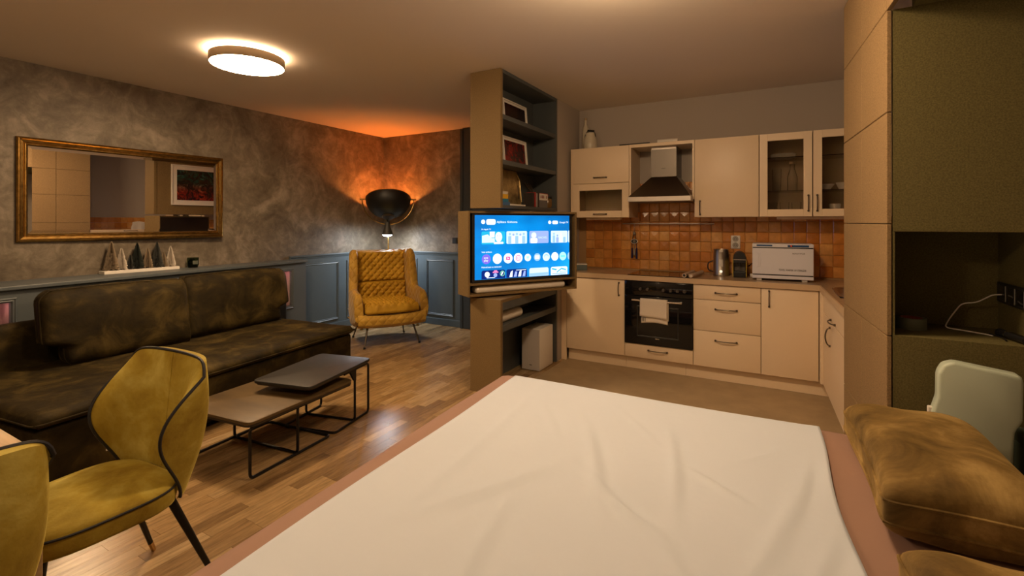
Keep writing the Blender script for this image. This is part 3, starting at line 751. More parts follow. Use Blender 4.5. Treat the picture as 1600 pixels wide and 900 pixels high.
# framed pictures on the shelves
def art_mat(name, stops, scale, dist=2.5, stretch=(1, 1, 1)):
    m, nt, b = newmat(name); v = coords(nt, stretch, kind='Object'); f = noise(nt, v, scale, 7, .68, dist)
    nt.links.new(ramp(nt, f, stops), b.inputs['Base Color']); b.inputs['Roughness'].default_value = .25; return m
def picture(name, label, loc, rz, w_, h_, mt, art, deep=.02, fw=.012, pas=.03, tilt=0, grp=None):
    t = thing(name, label, 'picture', loc, rz, grp); t.rotation_euler = (R(tilt), 0, R(rz))
    for lo, hi in (((-w_ / 2, -deep, 0), (w_ / 2, 0, fw)), ((-w_ / 2, -deep, h_ - fw), (w_ / 2, 0, h_)), ((-w_ / 2, -deep, fw), (-w_ / 2 + fw, 0, h_ - fw)), ((w_ / 2 - fw, -deep, fw), (w_ / 2, 0, h_ - fw))):
        obj('frame_bar', B(lo, hi, .001), mt, t)
    obj('mount', B((-w_ / 2 + fw, -.010, fw), (w_ / 2 - fw, -.002, h_ - fw)), 'white', t)
    q = fw + pas
    obj('print', B((-w_ / 2 + q, -.012, q), (w_ / 2 - q, -.010, h_ - q)), art, t)
    return t
art1 = art_mat('dark_red_print', [(.35, (.004, .003, .003)), (.6, (.03, .004, .003)), (.75, (.12, .01, .006))], 4)
art2 = art_mat('red_print', [(.38, (.01, .004, .003)), (.5, (.10, .006, .004)), (.64, (.34, .015, .008))], 5)
picture('framed_picture', 'white framed dark print on the top shelf of the hanging bookcase', (BX0 + .075, 3.98, 2.2875), 90, .46, .245, 'white', art1, pas=.022, tilt=-5)
picture('framed_picture', 'white framed red print on the middle shelf of the hanging bookcase', (BX0 + .075, 3.98, 1.9175), 90, .46, .275, 'white', art2, pas=.022, tilt=-5)
m, nt, b = newmat('teal_red_abstract'); v = coords(nt); f = noise(nt, v, 6, 8, .7, 3)
sx = nt.nodes.new('ShaderNodeSeparateXYZ'); nt.links.new(v, sx.inputs[0])
top_c = ramp(nt, f, [(.46, (.003, .006, .006)), (.58, (.006, .06, .05)), (.70, (.05, .26, .20))]); bot_c = ramp(nt, f, [(.44, (.006, .002, .002)), (.55, (.18, .008, .005)), (.70, (.6, .08, .02))])
mx = nt.nodes.new('ShaderNodeMix'); mx.data_type = 'RGBA'; mp = nt.nodes.new('ShaderNodeMapRange'); mp.inputs[1].default_value = .18; mp.inputs[2].default_value = .34
nt.links.new(sx.outputs[2], mp.inputs[0]); nt.links.new(mp.outputs[0], mx.inputs[0]); nt.links.new(bot_c, mx.inputs[6]); nt.links.new(top_c, mx.inputs[7]); nt.links.new(mx.outputs[2], b.inputs['Base Color']); b.inputs['Roughness'].default_value = .25
picture('framed_picture', 'white framed teal and red abstract seen in the mirror, on the bookcase rear', (BX0 + .008, 3.89, 1.66), -90, .68, .60, 'white', m, fw=.02, pas=.055)

# things on the bottom shelf of the upper bookcase
zs = 1.5455
ty = thing('serving_tray', 'tall gold hammered serving tray with handle slot leaning in the bookcase', 'tray', (-2.13, 3.71, zs), 90)
ty.rotation_euler = (R(-6), 0, R(90))
oct_ = [(-.30, .0), (.23, 0), (.27, .05), (.27, .25), (.21, .325), (-.30, .325)]
bm = prism(bmesh.new(), oct_, -.008, 0, axis='Y'); tm_ = mat('hammered_gold', (.42, .31, .14), .35, .7, var=.35, vscale=14, bumps=.5, bscale=40)
obj('tray_plate', bm, tm_, ty); obj('tray_rim', tube(bmesh.new(), [(p[0], -.012, p[1]) for p in oct_], .006, 6, True), tm_, ty); obj('handle_slot', B((.225, -.0095, .075), (.24, -.008, .20), .0005), 'black', ty)
for k, (nm, col, lb_, z0, z1, ya, yb, cat) in enumerate((('book', (.045, .13, .30), 'blue book lying lowest in the small stack on the bookcase', 0, .028, 3.38, 3.50, 'book'), ('book', (.02, .17, .30), 'teal book in the small stack on the bookcase', .028, .052, 3.38, 3.475, 'book'),
        ('card_box', (.72, .40, .02), 'yellow box on the small book stack in the bookcase', .052, .09, 3.38, 3.475, 'box'), ('card_box', (.62, .58, .5), 'white box topmost of the small stack in the bookcase', .09, .112, 3.38, 3.47, 'box'))):
    t = thing(nm, lb_, cat, (-2.0, (ya + yb) / 2, zs + z0 + .0005 * k)); d_ = (yb - ya) / 2
    if nm == 'book':
        mm = mat(f'book_cover_{k}', col, .5); tt = z1 - z0 - .0005
        obj('cover', box(box(B((-.06, -d_, 0), (.025, d_, .003)), (-.06, -d_, tt - .003), (.025, d_, tt)), (.021, -d_, .003), (.025, d_, tt - .003)), mm, t); obj('pages', B((-.055, -d_ + .004, .003), (.021, d_ - .004, tt - .003)), 'white', t)
    else:
        mm = mat(f'box_card_{k}', col, .5); obj('box_body', B((-.06, -d_, 0), (.02, d_, (z1 - z0) * .7)), mm, t); obj('box_lid', B((-.062, -d_ - .002, (z1 - z0) * .7), (.022, d_ + .002, z1 - z0 - .001)), mm, t)
tag(obj('paper_stack', B((-2.03, 3.505, zs), (-1.985, 3.80, zs + .014), .002), 'white'), 'white papers lying at the front of the lower bookcase shelf', 'papers')
bk_c = [(.02, .018, .02), (.35, .03, .03), (.30, .29, .28), (.02, .02, .022)]
for k, c in enumerate(bk_c):
    t = thing('book', ('black', 'red', 'grey', 'charcoal')[k] + ' upright ' + ('thick black binder', 'slim book', 'slim book', 'slim book')[k] + ' beside the gold tray in the bookcase', 'book', (-2.03, 3.955 + .034 * k + (.012 if k else 0), zs))
    d_ = .017 if k == 0 else .010; mm = mat(f'upright_cover_{k}', c, .5); h_ = .13 + .008 * (k % 2)
    obj('cover', box(box(B((-.05, -d_, 0), (.045, -d_ + .002, h_)), (-.05, d_ - .002, 0), (.045, d_, h_)), (.043, -d_ + .002, 0), (.045, d_ - .002, h_)), mm, t); obj('pages', B((-.048, -d_ + .002, .002), (.043, d_ - .002, h_ - .004)), 'white', t)
hb = thing('gift_box', 'white box with a row of red drop shapes on the lower bookcase shelf', 'box', (-2.03, 4.185, zs))
obj('box_body', B((-.05, -.105, 0), (.03, .105, .07)), mat('grey_box', (.16, .155, .15), .6), hb)
obj('box_lid', B((-.052, -.108, .07), (.033, .108, .132), .002), 'white', hb)
for k, y in enumerate((-.045, -.015, .015, .075)):
    obj('red_drop', prism(bmesh.new(), [(y + .009 * math.cos(a) * (1 if math.sin(a) < 0 else .8), .098 + (.011 if math.sin(a) < 0 else .02) * math.sin(a)) for a in [2 * PI * j / 14 for j in range(14)]], .033, .0345, axis='X'), mat('drop_red', (.20, .01, .01), .5), hb)
obj('red_edge', B((-.053, -.109, .132), (.034, .109, .137)), mat('edge_red', (.35, .02, .02), .5), hb)
vs = thing('jar', 'small amber glass jar with black lid at the right end of bookcase shelf', 'jar', (-2.03, 4.36, zs))
obj('jar_body', lathe(bmesh.new(), [(0, 0), (.036, 0), (.045, .03), (.043, .08), (.03, .1), (0, .1)], 24), mat('amber_jar', (.16, .085, .025), .25), vs, True)
obj('jar_lid', lathe(bmesh.new(), [(.0, .1), (.05, .1), (.05, .112), (.0, .115)], 24), 'black', vs, True)
obj('lid_knob', lathe(bmesh.new(), [(0, .115), (.011, .117), (.013, .128), (0, .135)], 12), mat('knob_red', (.22, .02, .02), .5), vs, True)
for k in range(3):
    tag(obj('glass_rod', tube(bmesh.new(), [(-2.10 - .01 * k, 4.35 + .02 * k, zs + .006), (-2.21, 4.22 + .05 * k, zs + .25)], .005, 8), 'pewter', None, True), ('leftmost', 'middle', 'rightmost')[k] + ' of three thin metal sticks leaning in the corner of the bookcase', 'stick', 'sticks leaning in the bookcase')

# swivel TV box.  local frame: x along the front, -y = towards viewer, origin at pivot bottom
tv_dir = math.degrees(math.atan2(.849, .529))
TP = Vector((-1.93, 3.70, 0))
tvb = thing('television_cabinet', 'tan swivelling television box between the bookcase and low cabinet', 'cabinet', (TP.x, TP.y, .785), tv_dir)
TL, TD, TZ0, TZ1 = .545, .215, .007, .712
obj('side_panel', B((-TL, 0, TZ0), (-TL + .018, TD, TZ1), .002), 'mdf', tvb)
obj('side_panel', B((TL - .018, 0, TZ0), (TL, TD, TZ1), .002), 'mdf', tvb)
obj('top_panel', B((-TL + .018, 0, TZ1 - .018), (TL - .018, TD, TZ1), .002), 'mdf', tvb)
obj('bottom_panel', B((-TL + .018, 0, TZ0), (TL - .018, TD, TZ0 + .018), .002), 'mdf', tvb)
obj('shelf', B((-TL + .018, 0, .098), (TL - .018, TD - .012, .116), .002), 'mdf', tvb)
obj('back_panel', B((-TL + .018, TD - .012, TZ0 + .018), (TL - .018, TD, TZ1 - .018)), mat('dark_brown_board', (.03, .018, .010), .6), tvb)
obj('swivel_post', box(bmesh.new(), (-.03, .09, -.0075), (.03, .15, TZ0)), 'black_metal', tvb)
tv = thing('television', 'lit television with blue streaming menu in the swivelling box', 'television', (TP.x, TP.y, .785), tv_dir)
sw_, sh_ = .955, .538; sz0 = .141; scx = 0.0
obj('bezel', box(box(box(B((-.502, .018, .117), (-sw_ / 2, .05, .692)), (sw_ / 2, .018, .117), (.502, .05, .692)), (-sw_ / 2, .018, .117), (sw_ / 2, .05, sz0)), (-sw_ / 2, .018, sz0 + sh_), (sw_ / 2, .05, .692)), 'black', tv)
obj('tv_back', B((-.50, .05, .117), (.50, .085, .69)), 'black', tv)
m, nt, b = newmat('tv_screen'); b.inputs['Base Color'].default_value = (0, 0, 0, 1)
v = coords(nt, kind='Generated'); f = noise(nt, v, 1.6, 2)
nt.links.new(ramp(nt, f, [(.3, (.0, .13, .44)), (.55, (.0, .25, .72)), (.75, (.006, .38, .92))]), b.inputs['Emission Color']); b.inputs['Emission Strength'].default_value = .46; b.inputs['Roughness'].default_value = .2
scr = obj('screen', B((-sw_ / 2, .024, sz0), (sw_ / 2, .030, sz0 + sh_)), m, tv); part_label(scr, 'blue glowing screen with a streaming home menu')
E = lambda n, c, s=1.0: emit('ui_' + n, c, s * .5)
uW = E('white', (.9, .96, 1), 1.1); uP = E('purple', (.20, .14, .80)); uRed = E('red', (1, .07, .33)); uCy = E('cyan', (.15, .72, .82)); uBl = E('pale_blue', (.30, .52, .90)); uNavy = E('navy', (.006, .02, .16)); uPale = E('pale', (.62, .80, .95)); uTeal = E('teal', (.02, .42, .66)); uPink = E('pink', (.85, .22, .48)); uLav = E('lavender', (.30, .40, .88)); uMint = E('mint', (.40, .88, .86)); uGreen = E('green', (.25, .75, .45))
def U(px, pz): return (-sw_ / 2 + px * sw_, sz0 + sh_ - pz * sh_)      # screen fractions, top left origin
ui_n = [0]
def ui_poly(pts, m_, name, lay=0, p=None):
    y = .024 - .0004 * (lay + 1)
    return obj(name, prism(bmesh.new(), [U(a, c) for a, c in pts], y, y + .0003, axis='Y'), m_, p or scr)
def rr_pts(x0, z0, x1, z1, r=.012):
    a = sw_ / sh_
    ps = fillet([(x0, z0 / a, 0), (x1, z0 / a, 0), (x1, z1 / a, 0), (x0, z1 / a, 0)], r, 5, True)
    return [(q.x, q.y * a) for q in ps]
def el_pts(cx_, cz, rx, n=28, asp=None):
    k = (sw_ / sh_) if asp is None else asp
    return [(cx_ + rx * math.cos(2 * PI * i / n), cz + rx * k * math.sin(2 * PI * i / n)) for i in range(n)]
def ui_text(s, px, pz, size, m_=None, lay=0, name='menu_text'):
    bm = text_bm(s, size, depth=.0001); u = U(px, pz)
    return obj(name, xf(bm, Matrix.Translation((u[0], .024 - .0004 * (lay + 1), u[1])) @ FACE_NY), m_ or uW, scr)
ui_poly(el_pts(.083, .105, .019), uW, 'account_icon'); ui_poly(rr_pts(.113, .062, .205, .15, .022), uW, 'menu_pill')
ui_text('Aplikace', .217, .107, .026); ui_text('Knihovna', .322, .107, .026)
ui_poly(el_pts(.775, .112, .0165), uW, 'search_icon'); ui_poly(rr_pts(.805, .085, .868, .142, .014), uW, 'settings_pill'); ui_text('Google TV', .885, .115, .022)
ui_text('Po Apple TV', .067, .222, .017); ui_text('Vaše aplikace', .067, .575, .018); ui_text('Pokračovat ve sledování', .067, .812, .019)
cards = [(.067, .300), (.313, .527), (.552, .762), (.788, .977)]
bgc = [uTeal, uPale, uLav, uPale]
for (a, c), g in zip(cards, bgc): ui_poly(rr_pts(a, .255, c, .455), g, 'show_card')
# the four shows: rough figures and blocks in the washed-out colours of the picture
a = .067
ui_poly([(a + .005, .32), (a + .06, .30), (a + .1, .36), (a + .13, .36), (a + .13, .43), (a + .005, .43)], uPale, 'card_shape', 1)
ui_poly([(a + .08, .258), (a + .13, .258), (a + .125, .35), (a + .08, .35)], uW, 'card_shape', 1)
ui_poly(el_pts(a + .168, .342, .034, asp=2.3), uW, 'card_figure', 1); ui_poly(rr_pts(a + .12, .42, a + .215, .453, .01), uW, 'card_figure', 1)
ui_poly(el_pts(a + .157, .325, .005, 10), uLav, 'card_figure', 2); ui_poly(el_pts(a + .180, .325, .005, 10), uLav, 'card_figure', 2)
a = .313
for k in range(5):
    ui_poly(el_pts(a + .035 + .036 * k, .30 + .01 * (k % 2), .011), uLav if k % 2 else uBl, 'card_figure', 1); ui_poly(rr_pts(a + .018 + .036 * k, .33, a + .05 + .036 * k, .452, .008), uW if k % 2 else uBl, 'card_figure', 1)
a = .552
ui_poly(el_pts(a + .048, .325, .028), uPale, 'card_figure', 1); ui_poly(rr_pts(a + .012, .37, a + .085, .453, .015), uW, 'card_figure', 1); ui_poly(el_pts(a + .05, .33, .017), uW, 'card_figure', 2)
ui_text('RACHEL', a + .098, .365, .025, uPale, 1)
a = .788
for k in range(4): ui_poly(rr_pts(a + .02 + .04 * k, .33 + .03 * (k % 2), a + .048 + .04 * k, .452, .008), (uBl, uLav, uW, uBl)[k], 'card_figure', 1); ui_poly(el_pts(a + .034 + .04 * k, .305 + .03 * (k % 2), .010), (uBl, uLav, uW, uPale)[k], 'card_figure', 1)
ui_poly([(.992, .252), (1.0, .252), (1.0, .455), (.992, .455), (.985, .43), (.985, .277)], uPale, 'show_card')
icons = [(.113, .043, uP), (.222, .045, uW), (.33, .045, uW), (.434, .045, uW), (.535, .034, uW), (.637, .036, uBl), (.737, .040, uPale), (.833, .040, uW), (.925, .040, uMint)]
for k, (x_, r_i, m_) in enumerate(icons):
    ic = ui_poly(el_pts(x_, .685, r_i), m_, 'app_icon')
    if k == 0: ui_text('one', x_ - .024, .665, .026, uW, 1, 'icon_text'); ui_text('play', x_ - .024, .705, .026, uW, 1, 'icon_text')
    if k == 2:
        ui_poly(rr_pts(x_ - .021, .658, x_ + .021, .712, .008), uRed, 'icon_mark', 1); ui_poly([(x_ - .007, .67), (x_ + .010, .685), (x_ - .007, .70)], uW, 'icon_mark', 2)
    if k == 3:
        for rr_, q in ((.026, uRed), (.019, uW), (.012, uRed), (.007, uW)): ui_poly(el_pts(x_, .685, rr_), q, 'icon_mark', 1 + [.026, .019, .012, .007].index(rr_))
    if k == 4:
        for q in range(3): ui_poly([(x_ - .018 + .002 * q, .663 + .018 * q), (x_ + .018 - .002 * q, .663 + .018 * q), (x_ + .016 - .002 * q, .674 + .018 * q), (x_ - .016 + .002 * q, .674 + .018 * q)], uCy, 'icon_mark', 1)
    if k == 5: ui_poly(rr_pts(x_ - .022, .655, x_ + .022, .715, .006), uW, 'icon_mark', 1)
    if k == 6: ui_poly(el_pts(x_, .685, .025), uBl, 'icon_mark', 1); ui_poly(el_pts(x_, .70, .023), uPale, 'icon_mark', 2)
    if k == 8: ui_poly(rr_pts(x_ - .024, .672, x_ + .024, .698, .005), uCy, 'icon_mark', 1)
ui_poly([(1.0, .62), (1.0, .75), (.985, .73), (.977, .685), (.985, .64)], uBl, 'app_icon')
low = [(.067, .300, uNavy), (.313, .527, uNavy), (.552, .762, uPale), (.788, .977, uW)]
for k, (a, c, m_) in enumerate(low): ui_poly([(a + .012, .86), (c - .012, .86), (c, .88), (c, .995), (a, .995), (a, .88)], m_, 'show_card')
a = .067
ui_poly(el_pts(a + .055, .925, .024), uW, 'card_figure', 1); ui_poly(el_pts(a + .135, .94, .018), uLav, 'card_figure', 1); ui_poly(rr_pts(a + .108, .885, a + .165, .905, .006), uPink, 'card_figure', 1); ui_poly(rr_pts(a + .12, .865, a + .153, .89, .006), uPink, 'card_figure', 1)
ui_poly(el_pts(a + .205, .92, .024), uGreen, 'card_figure', 1); ui_poly(el_pts(a + .205, .92, .019), uNavy, 'card_figure', 2); ui_poly([(a + .198, .895), (a + .214, .895), (a + .202, .945), (a + .19, .945)], uW, 'card_figure', 3)
ui_poly(rr_pts(a + .05, .972, a + .13, .982, .002), uW, 'card_text', 1)
a = .313
for k in range(4): ui_poly([(a + .03 + .045 * k, .985), (a + .045 + .045 * k, .90), (a + .065 + .045 * k, .88 + .02 * (k % 2)), (a + .06 + .045 * k, .985)], uW if k % 2 == 0 else uLav, 'card_figure', 1)
ui_poly([(a + .1, .875), (a + .205, .875), (a + .205, .883), (a + .1, .883)], uW, 'card_text', 1)
a = .552; ui_poly([(a + .004, .945), (.758, .94), (.758, .99), (a + .004, .99)], uBl, 'card_shape', 1)
a = .788
for p_ in ([(a + .01, .875), (a + .07, .90), (a + .06, .92), (a + .01, .90)], [(a + .06, .95), (a + .12, .88), (a + .18, .91), (a + .17, .925), (a + .12, .905), (a + .07, .96)], [(a + .1, .94), (a + .185, .94), (a + .185, .95), (a + .1, .95)]): ui_poly(p_, uTeal, 'card_shape', 1)
ui_poly([(a + .015, .965), (a + .175, .965), (a + .175, .985), (a + .015, .985)], uBl, 'card_text', 1)
sbar = thing('soundbar', 'long white soundbar on the ledge below the television', 'speaker', (TP.x, TP.y, .785), tv_dir)
obj('bar_body', B((-.465, .025, TZ0 + .0185), (.44, .125, TZ0 + .078), .026, 5), 'white', sbar, True)

# ================================================================== KITCHEN
def handle(parent, p0, p1, out=(0, -1, 0), name='handle'):
    p0, p1, out = Vector(p0), Vector(p1), Vector(out)
    d = (p1 - p0); pts = []
    bm = bmesh.new(); n = 14
    for k in range(n + 1): pts.append(p0 + d * (k / n) + out * (.006 + .026 * math.sin(PI * k / n) ** .5))
    tube(bm, pts, .0048, 8)
    for q in (p0, p1): tube(bm, [q + out * .0005, q + out * .012], .0085, 10)
    return obj(name, bm, 'pewter', parent, True)
FY, FZ0, FZ1 = 4.555, .125, .85
def base_cab(name, label, x0, x1, loc=None):
    t = thing(name, label, 'cabinet', ((x0 + x1) / 2, FY, 0), 0, 'kitchen base cabinets'); h = (x1 - x0) / 2
    cb = bmesh.new()
    for lo, hi in (((-h + .001, .019, FZ0), (-h + .017, .51, .853)), ((h - .017, .019, FZ0), (h - .001, .51, .853)), ((-h + .017, .019, FZ0), (h - .017, .51, FZ0 + .016)), ((-h + .017, .494, FZ0 + .016), (h - .017, .51, .853)), ((-h + .017, .019, .837), (h - .017, .494, .853))): box(cb, lo, hi)
    obj('carcass', cb, 'carcass', t)
    return t, h
t, h = base_cab('base_cabinet', 'cream base cabinet with single door left of the oven', -1.909, -1.307)
d = obj('door', B((-h + .002, 0, FZ0), (h - .002, .019, FZ1), .003), 'cream', t, True); handle(d, (h - .055, 0, .70), (h - .055, 0, .82))
t, h = base_cab('drawer_cabinet', 'cream cabinet of three drawers right of the oven', -.685, -.144)
for k, (z0, z1) in enumerate(((.72, FZ1), (.445, .716), (FZ0, .441))):
    d = obj('drawer', B((-h + .002, 0, z0), (h - .002, .019, z1), .003), 'cream', t, True); zc = (z0 + z1) / 2 if k == 0 else z1 - .075; handle(d, (-.085, 0, zc), (.085, 0, zc))
t, h = base_cab('base_cabinet', 'cream base cabinet with single door under the towel warmer', -.144, .268)
d = obj('door', B((-h + .002, 0, FZ0), (h - .002, .019, FZ1), .003), 'cream', t, True); handle(d, (-h + .06, 0, .70), (-h + .06, 0, .83))
# oven
ov = thing('oven', 'black glass built in oven with six knobs between the cream cabinets', 'oven', (-.996, FY, 0)); h = .311
obj('oven_body', B((-h + .002, .02, .255), (h - .002, .51, .852)), 'black', ov)
obj('control_panel', B((-h + .004, -.012, .715), (h - .004, .02, .846), .004), 'black_glass', ov, True)
dr = obj('oven_door', B((-h + .004, -.016, .258), (h - .004, .02, .711), .004), 'black_glass', ov, True)
obj('window_frame', frame_bm(-.19, .19, .33, .62, lambda u, dd, z: (u, -.0165 - dd * .1, z), .012), mat('oven_print', (.02, .02, .02), .3), dr)
obj('handle', tube(bmesh.new(), [(-.225, -.06, .676), (.225, -.06, .676)], .010, 12), 'chrome', dr, True)
for x in (-.21, .21): obj('handle_post', tube(bmesh.new(), [(x, -.016, .676), (x, -.055, .676)], .008, 10), 'black', dr, True)
obj('badge', B((-.018, -.0172, .318), (.018, -.016, .324)), 'chrome', dr)
for x in (-.155, -.09, .055, .12, .18, .24): obj('knob', tube(bmesh.new(), [(x, -.012, .778), (x, -.034, .778)], .016, 16, r2=.013), mat('knob_grey', (.11, .10, .09), .3, .5), ov, True)
dd = thing('oven_cabinet', 'cream cabinet drawer directly under the oven', 'cabinet', (-.996, FY, 0))
fr = obj('drawer_front', B((-h + .002, 0, FZ0), (h - .002, .02, .252), .003), 'cream', dd, True); obj('drawer_box', B((-h + .02, .02, FZ0 + .004), (h - .02, .5, .24)), 'carcass', dd); handle(fr, (-.085, 0, .205), (.085, 0, .205))
# towel over the oven handle
tw = bmesh.new()
def tow(side, z_, x0, x1):
    def f(u, v):
        x = x0 + (x1 - x0) * u; z = .690 - z_ * v + .004 * math.sin(u * 7) * v
        return (x + .004 * math.sin(v * 4), -.0725 * 1 + (-.0 if side < 0 else .0) - .003 * math.sin(u * 9 + v * 2) * v * (1 if side < 0 else 0), z)
    return f
path = [(-.044, .50), (-.044, .60), (-.0455, .675), (-.050, .688), (-.060, .6915), (-.070, .688), (-.0745, .675), (-.0765, .62), (-.080, .535)]
def towel_f(off, zb0, zb1):
    def f(u, v):
        n = len(path) - 1; i = min(int(v * n), n - 1); q = v * n - i
        y = path[i][0] * (1 - q) + path[i + 1][0] * q; z = path[i][1] * (1 - q) + path[i + 1][1] * q
        x = -.145 + .245 * u + (.006 if v < .3 else 0); drop = max(0, v - .7) / .3
        z -= drop * .015 * u; y += (-.004 * math.sin(8 * u) * drop)
        a = max(1e-6, 0); cy_, cz_ = -.060, .676
        dy, dz = y - cy_, max(0, z - cz_); l = math.hypot(dy, dz) or 1
        return (x, y + off * dy / l, z + off * dz / l)
    return f
twl = thing('tea_towel', 'cream tea towel folded over the oven door handle', 'towel', (-.996, FY, 0))
obj('cloth', shell(bmesh.new(), towel_f(0.0, 0, 0), towel_f(.007, 0, 0), 20, 32), 'towel', twl, 'all')
obj('under_layer', shell(bmesh.new(), lambda u, v: (-.135 + .24 * u, -.0735 - .0015 * math.sin(7 * u), .52 - .05 * v + .012 * math.sin(3 * u)), lambda u, v: (-.135 + .24 * u, -.0665 - .0015 * math.sin(7 * u), .52 - .05 * v + .012 * math.sin(3 * u)), 16, 4), 'towel', twl, 'all')
for k in range(3): obj('stripe', B((-.128 + .014 * k, -.0765, .487), (-.123 + .014 * k, -.0735, .522)), 'black', twl)

# filler, plinth, worktop
tag(obj('filler_panel', B((-1.967, FY + .004, 0.0), (-1.911, FY + .022, .852), .002), 'cream'), 'narrow cream filler strip between bookcase wall and left base cabinet', 'panel')
pn = thing('plinth', 'cream plinth board along the floor under the base cabinets', 'plinth', (-.8, 4.615, 0))
for a, b in ((-1.909, -1.309), (-1.307, -.757), (-.755, .345)): obj('plinth_board', B((a + .8, 0, .001), (b + .8, .016, .122), .001), 'cream', pn)
def rx(y): return .27 + (4.535 - y) * .043        # front line of the right leg of the counter
wtp = thing('worktop', 'beige L shaped kitchen worktop with pale front edge', 'worktop', (-.4, 4.8, .855))
wx = lambda bm: xf(bm, Matrix.Translation((.4, -4.8, -.855)))
SX0, SX1, SY0, SY1 = .345, .80, 3.85, 4.46
HX0, HX1, HY0, HY1 = -1.275, -.715, 4.60, 5.0
bm = bmesh.new()
z0, z1 = .855, .90
for lo, hi in (((-1.967, 4.545, z0), (SX1 + .07, 4.56, z1)),): pass
prism(bm, [(-1.967, 4.545), (rx(4.545) + .01, 4.545), (rx(4.545) + .01, YK - .001), (-1.967, YK - .001)], z0, z1)
prism(bm, [(rx(4.545) + .01, SY1), (.879, SY1), (.879, YK - .001), (rx(4.545) + .01, YK - .001)], z0, z1)
prism(bm, [(rx(SY1) + .01, SY1), (rx(SY0) + .01, SY0), (SX0, SY0), (SX0, SY1)], z0, z1)
box(bm, (SX1, SY0, z0), (.879, SY1, z1))
prism(bm, [(rx(SY0) + .01, SY0), (rx(3.375) + .01, 3.375), (.879, 3.375), (.879, SY0)], z0, z1)
obj('slab', wx(bm), 'worktop', wtp)
bm = prism(bmesh.new(), [(-1.967, 4.535), (rx(4.535), 4.535), (rx(4.545) + .01, 4.545), (-1.967, 4.545)], z0, z1 + .0005)
prism(bm, [(rx(4.535), 4.535), (rx(3.375), 3.375), (rx(3.375) + .01, 3.375), (rx(4.545) + .01, 4.545)], z0, z1 + .0005)
obj('front_edge', wx(bm), 'worktop_edge', wtp)
# right leg: corner post and sink cabinet
sc_ = thing('sink_cabinet', 'cream sink cabinet with drawer front and door at right of kitchen corner', 'cabinet', (.31, 4.0, 0))
def rl(y0, y1, d0, d1, z0, z1, bev=.002):
    return xf(prism(bmesh.new(), [(rx(y0) + d0, y0), (rx(y1) + d0, y1), (rx(y1) + d1, y1), (rx(y0) + d1, y0)], z0, z1, bev), Matrix.Translation((-.31, -4.0, 0)))
obj('corner_post', rl(4.50, 4.574, .003, .04, FZ0, .852), 'cream', sc_)
bm = rl(3.38, 3.40, .045, .5, FZ0, .852, 0); add(bm, rl(4.47, 4.49, .045, .5, FZ0, .852, 0)); add(bm, rl(3.40, 4.47, .045, .5, FZ0, .14, 0)); obj('carcass', bm, 'carcass', sc_)
dw = obj('drawer_front', rl(3.38, 4.495, .022, .042, .70, .848), 'cream', sc_); dr2 = obj('door', rl(3.38, 4.495, .022, .042, FZ0, .696), 'cream', sc_)
off = Vector((-.31, -4.0, 0))
handle(dw, Vector((rx(4.05) + .022, 4.05, .715)) + off, Vector((rx(3.86) + .022, 3.86, .715)) + off, (-1, 0, 0))
handle(dr2, Vector((rx(4.10) + .022, 4.10, .52)) + off, Vector((rx(4.10) + .022, 4.10, .65)) + off, (-1, 0, 0))
obj('plinth_board', rl(3.38, 4.62, .075, .09, .001, .122), 'cream', sc_)
sk = thing('sink', 'steel kitchen sink let into the right worktop', 'sink', ((SX0 + SX1) / 2, (SY0 + SY1) / 2, .90)); a_, b_ = (SX1 - SX0) / 2, (SY1 - SY0) / 2
def sink_f(u, v):
    prof = [(1.03, .0015), (1.03, .004), (.97, .004), (.90, -.004), (.86, -.03), (.84, -.14), (.75, -.16), (0, -.165)]
    i = min(int(v * 7), 6); q = v * 7 - i; r = prof[i][0] * (1 - q) + prof[i + 1][0] * q; z = prof[i][1] * (1 - q) + prof[i + 1][1] * q
    an = 2 * PI * u; c, s = math.cos(an), math.sin(an); p = .35
    return (a_ * r * abs(c) ** p * (1 if c > 0 else -1) * .999, b_ * r * abs(s) ** p * (1 if s > 0 else -1), z)
obj('bowl', surf(bmesh.new(), sink_f, 40, 28, True), 'steel', sk, True)
obj('drain', lathe(bmesh.new(), [(0, -.163), (.03, -.163), (.035, -.16)], 20), 'black', sk, True)
hbk = thing('hob', 'black glass ceramic hob on the worktop under the hood', 'hob', (-.995, 4.80, .90))
obj('glass_plate', B((-.285, -.245, .0003), (.285, .235, .006), .002), 'black_glass', hbk)
for x, y, r in ((-.15, -.12, .075), (.15, -.12, .09), (-.15, .12, .09), (.15, .12, .075)):
    obj('cooking_zone', lathe(bmesh.new(), [(r, .0061), (r, .0064), (r - .003, .0064), (r - .003, .0061)], 32, (x, y, 0)), mat('zone_grey', (.09, .09, .09), .4), hbk)

# upper cabinets
UY, UZ0, UZ1 = 4.72, 1.453, 2.17
def carc(x0, x1, z0, z1, y0=.02, d=.348, open_front=True):
    bm = bmesh.new(); g = .016
    for lo, hi in (((x0 + .001, y0, z0), (x0 + g, d, z1)), ((x1 - g, y0, z0), (x1 - .001, d, z1)), ((x0 + g, y0, z0), (x1 - g, d, z0 + g)), ((x0 + g, y0, z1 - g), (x1 - g, d, z1)), ((x0 + g, d - .01, z0 + g), (x1 - g, d, z1 - g))): box(bm, lo, hi)
    return bm
def glazed(parent, x0, x1, z0, z1, fw=.062, fwz=None):
    fwz = fwz or fw; bm = bmesh.new()
    for lo, hi in (((x0, 0, z0), (x0 + fw, .02, z1)), ((x1 - fw, 0, z0), (x1, .02, z1)), ((x0 + fw, .001, z0), (x1 - fw, .02, z0 + fwz)), ((x0 + fw, .001, z1 - fwz), (x1 - fw, .02, z1))): box(bm, lo, hi, .0015, 1)
    d = obj('door', bm, 'cream', parent); obj('pane', B((x0 + fw, .009, z0 + fwz), (x1 - fw, .012, z1 - fwz)), 'frost', d); return d
